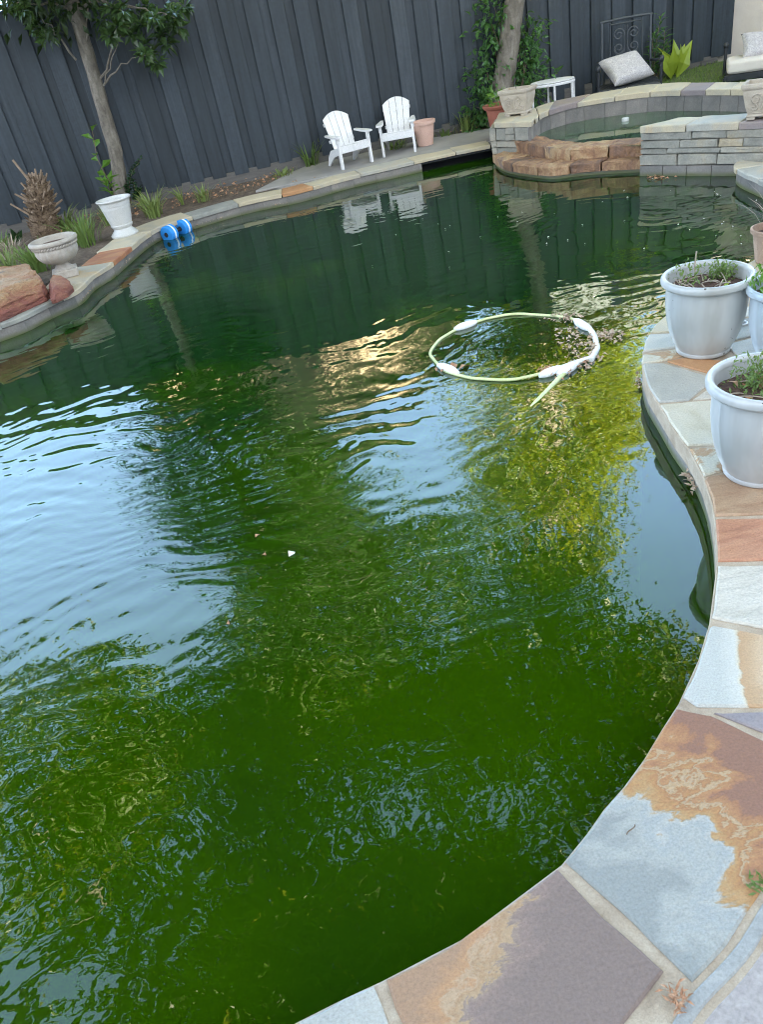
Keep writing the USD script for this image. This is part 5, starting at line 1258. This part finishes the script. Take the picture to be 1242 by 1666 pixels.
def base_center(px, py, R0):
    """centre of a round foot whose nearest point shows at px, py"""
    p = G(px, py); d = p[:2] / np.linalg.norm(p[:2]); return np.array([p[0] + d[0] * R0, p[1] + d[1] * R0, .002])
gp1 = base_center(1143, 586, Rp * .6)
pot1 = make_glazed("speckled white glazed pot with dark specks on the pool's right corner", gp1, Hp, Rp, "glaze_white", .84)
gp2 = base_center(1232, 796, Rp * .6)
pot2 = make_glazed("plain white glazed pot nearest the camera, cut by the right edge", gp2, .395, Rp, "glaze_plain", .84)
gp3 = base_center(1272, 600, .12)
pot3 = make_glazed("blue-grey glazed pot behind the two white ones at the right edge", gp3, .36, .19, "glaze_blue", .86)
def herbs(parent, n, L, W, m, cen, rad, h, z):
    c = np.stack([rg.normal(size=n) * rad + cen[0], rg.normal(size=n) * rad + cen[1], z + rg.uniform(0, 1, n) ** 1.3 * h], 1)
    d = rg.normal(size=(n, 3)) * .6 + np.array([0, 0, .8])
    obj("herb", leaves(c, d, L * rg.uniform(.6, 1.2, n), W, rg), m, parent, kind="stuff")
def twigs(parent, n, R, z, L=.12, name="twig"):
    for k in range(n):
        a = rg.uniform(0, 6.28); r = R * math.sqrt(rg.uniform(0, 1)); b = np.array([r * math.cos(a), r * math.sin(a), z + .006])
        d = rg.normal(size=3); d[2] = abs(d[2]) * .25; d /= np.linalg.norm(d); l = L * rg.uniform(.5, 1.1)
        p = smooth_line([b, b + d * l * .5 + [0, 0, .012], b + d * l + [0, 0, .004]], .02)
        q_ = np.hypot(p[:, 0], p[:, 1]); p[:, :2] *= np.minimum(1, R * 1.0 / np.maximum(q_, 1e-6))[:, None]
        obj(name, tube(p, .0026, 4), "straw", parent)
herbs(pot1, 300, .024, .010, "leaf_herb", (.09, .05), .03, .07, Hp * .84)
herbs(pot1, 90, .03, .010, "leaf_herb", (-.06, .07), .045, .09, Hp * .84)
twigs(pot1, 26, .15, Hp * .84)
obj("stem", tube([(-.01, .10, Hp * .83), (-.014, .11, Hp * 1.02), (-.008, .112, Hp * 1.2)], .004, 5), "straw", pot1)
obj("yellow_leaf", leaves(np.array([[.03, -.115, Hp * .835]]), np.array([[.1, -.2, 1.0]]), .06, .034, rg), "leaf_lime", pot1)
herbs(pot2, 560, .026, .009, "leaf_herb", (.0, .05), .05, .10, .395 * .83)
twigs(pot2, 10, .14, .395 * .84)
n = 26; a = rg.uniform(0, 6.28, n); r = rg.uniform(.05, .14, n)
obj("leaf_litter", leaves(np.stack([r * np.cos(a), r * np.sin(a), np.full(n, .395 * .845)], 1), np.c_[rg.normal(size=(n, 2)), rg.uniform(0, .3, n)], .045, .03, rg, curl=.4), "dead_leaf", pot2)
herbs(pot3, 300, .05, .016, "leaf_fresh", (-.06, .0), .06, .12, .36 * .85)
# clay pot with dry stalks farther along the right side
cp = G(1264, 432)
cpt = thing("clay_pot", "small tan clay pot with dry stalks at the right edge behind the speckled pot", "plant pot", [cp[0] + .02, cp[1] + .1, .0])
lathe_pot(cpt, "pot_body", [(0, 0), (.085, 0), (.09, .01), (.115, .16), (.118, .175), (.13, .178), (.132, .20), (.12, .203), (.108, .17), (.08, .02), (0, .02)], "tan_clay")
lathe_pot(cpt, "soil", [(0, .165), (.108, .163)], "mulch")
obj("stalks", blades(rg, (0, 0, .16), 24, .34, .008, .9, .07), "straw", cpt)
# white loop behind the speckled pot
lp = G(1206, 528)
a = np.linspace(0, 2 * math.pi, 28, endpoint=False)
lt = thing("white_loop", "small white wire loop lying on the stones beside the speckled pot", "wire loop", [lp[0], lp[1], .006])
obj("loop", tube(np.stack([.032 * np.cos(a), .026 * np.sin(a), a * 0], 1), .005, 6, closed=True), "white_plastic", lt, smooth=60)

# ------------------------------------------------------------------ loose leaves and litter
def floatleaf(px, py, L, W, m, label, cat="leaf", z=WZ + .004, group=None, yaw=None):
    p = G(px, py, z); a = rg.uniform(0, 6.28) if yaw is None else yaw
    t = thing("fallen_leaf", label, cat, p, group=group)
    d = np.array([[math.cos(a), math.sin(a), .12]])
    v, f = leaves(np.array([[-math.cos(a) * L / 2, -math.sin(a) * L / 2, 0]]), d, L, W, rg, curl=.25)
    vv = np.vstack([v, v - [0, 0, .0012]]); obj("blade", (vv, np.vstack([f, f[:, ::-1] + len(v)])), m, t)
floatleaf(475, 901, .040, .034, "white_petal", "white petal floating alone in the middle of the water", "petal", yaw=.8)
floatleaf(419, 871, .03, .022, "dead_leaf", "orange leaf floating left of the white petal")
floatleaf(430, 902, .03, .022, "dead_leaf", "brown leaf floating just left of the white petal")
floatleaf(372, 1012, .028, .02, "dead_leaf", "brown leaf floating below and left of the white petal")
for x, y, lab in ((738, 597, "reddish leaf caught at the hose ring's lower left float"), (890, 603, "reddish leaf caught behind the hose ring's lower right float"), (756, 597, "brown leaf just inside the hose ring at the lower left")):
    floatleaf(x, y, .085, .045, "dead_leaf", lab)
def litter(name, label, cat, pts, m, L, W, flat_=.15):
    pts = np.asarray(pts); c = pts.mean(0)
    n = len(pts); a = rg.uniform(0, 6.28, n)
    v, f = leaves(pts - c, np.stack([np.cos(a), np.sin(a), rg.uniform(-.02, flat_, n)], 1), L * rg.uniform(.5, 1.3, n), W * rg.uniform(.6, 1.2, n), rg, curl=.3)
    o = obj(name, (v, f), m); UsdGeom.Xformable(o).AddTranslateOp().Set(Gf.Vec3d(*map(float, c))); tag(o, label, cat, kind="stuff")
def around(px, py, sx, sy, n, z): return [G(px + rg.normal() * sx, py + rg.normal() * sy, z + rg.uniform(0, .01)) for _ in range(n)]
litter("leaf_litter", "pale brown leaf litter gathered along the hose ring's right side", "leaf litter", around(932, 553, 13, 13, 80, WZ + .003) + around(966, 560, 6, 13, 60, WZ + .006) + around(990, 546, 14, 5, 80, WZ + .003) + around(918, 517, 16, 3, 46, WZ + .006) + around(948, 588, 12, 5, 30, WZ + .006), "pale_debris", .034, .018, .5)
litter("leaf_litter", "russet leaf bits clinging to the hose ring's floats", "leaf litter", around(720, 600, 8, 4, 14, WZ + .008) + around(905, 603, 18, 5, 34, WZ + .008) + around(945, 592, 10, 5, 16, WZ + .01), "dead_leaf", .03, .016)
litter("leaf_litter", "curled leaves stuck on the tiles below the near white pot", "leaf litter", [G(1124 + t_ * 9 + rg.normal() * 3, 768 + t_ * 30 + rg.normal() * 3, WZ + .012 + rg.uniform(0, .03)) + [-.012, 0, 0] for t_ in rg.uniform(0, 1, 34)], "pale_debris", .03, .018, .9)
litter("leaf_litter", "few leaves at the water's edge below the speckled pot", "leaf litter", around(1040, 624, 3, 6, 14, WZ + .008), "pale_debris", .03, .018, .5)
pts = []
for k in range(150):
    t_ = rg.uniform(0, 1); ii = arc(nearest(G(470, 334, WZ)), nearest((-3.05, 6.3))); q = ii[int(t_ * (len(ii) - 1))]
    if meshkit.noise(np.array([[q * .11, 0, 0]]), 4)[0] < .5: continue
    p = POOL[q] - PN[q] * .006; pts.append([p[0], p[1], WZ + .025 + .02 * meshkit.noise(np.array([[q * .05, 3, 0]]), 2)[0] + rg.uniform(0, .012)])
litter("leaf_litter", "line of dried leaf bits stuck along the left tile band", "leaf litter", pts, "pale_debris", .026, .014, .8)
litter("leaf_litter", "scattered small white flecks floating on the far water", "leaf litter", [G(x, y, WZ + .006) for x, y in np.stack([rg.uniform(560, 1240, 46), rg.uniform(300, 440, 46)], 1)] + [G(x, y, WZ + .006) for x, y in ((1163, 313), (1170, 316), (1174, 319), (1230, 326), (1224, 294), (1062, 291), (1075, 289))], "white_petal", .018, .012)
litter("leaf_litter", "brown leaf litter strewn over the planting bed under the fence", "leaf litter", [np.array([x, y, .012 + rg.uniform(0, .012)]) for x, y in np.stack([rg.uniform(-3.4, 2.6, 900), rg.uniform(10.2, 11.9, 900)], 1) if y < fence_y(x) - .08 and y > 10.45 + max(0, x) * .42 and not Polygon(wc).contains(__import__("shapely").Point(x, y))], "dead_leaf", .05, .028)
litter("leaf_litter", "pale wedge of leaf litter on the water below the spill ledges", "leaf litter", around(1068, 289, 10, 2, 26, WZ + .006), "dead_leaf", .04, .02)
fb = G(1018, 197, ZS); ft = thing("white_float", "small white chlorine float drifting on the spa water", "float", fb)
obj("body", lathe([(0, -.01), (.035, -.008), (.04, .0), (.04, .028), (.034, .034), (0, .036)], 20), "white_plastic", ft, smooth=40)
tw = G(1026, 1352, .002); tt_ = thing("twig", "tiny brown twig lying on the grey and orange flagstone", "twig", tw)
obj("stick", tube(smooth_line([(-.012, -.008, .003), (0, 0, .005), (.012, .006, .004), (.016, .012, .003)], .004), .0016, 5), "bark_brown", tt_)
for px, py, m, lab, n in ((1102, 1626, "dead_leaf", "dried brown weed in the joint at the bottom edge", 40), (1236, 1440, "leaf_herb", "green weed sprig in the patio joint at the right edge", 26)):
    w = thing("weed", lab, "weed", G(px, py, -.004)); a = rg.uniform(0, 6.28, n)
    obj("foliage", leaves(rg.normal(size=(n, 3)) * [.010, .010, .0] + [0, 0, .004], np.stack([np.cos(a), np.sin(a), rg.uniform(.2, 1, n)], 1), .022, .006, rg), m, w)
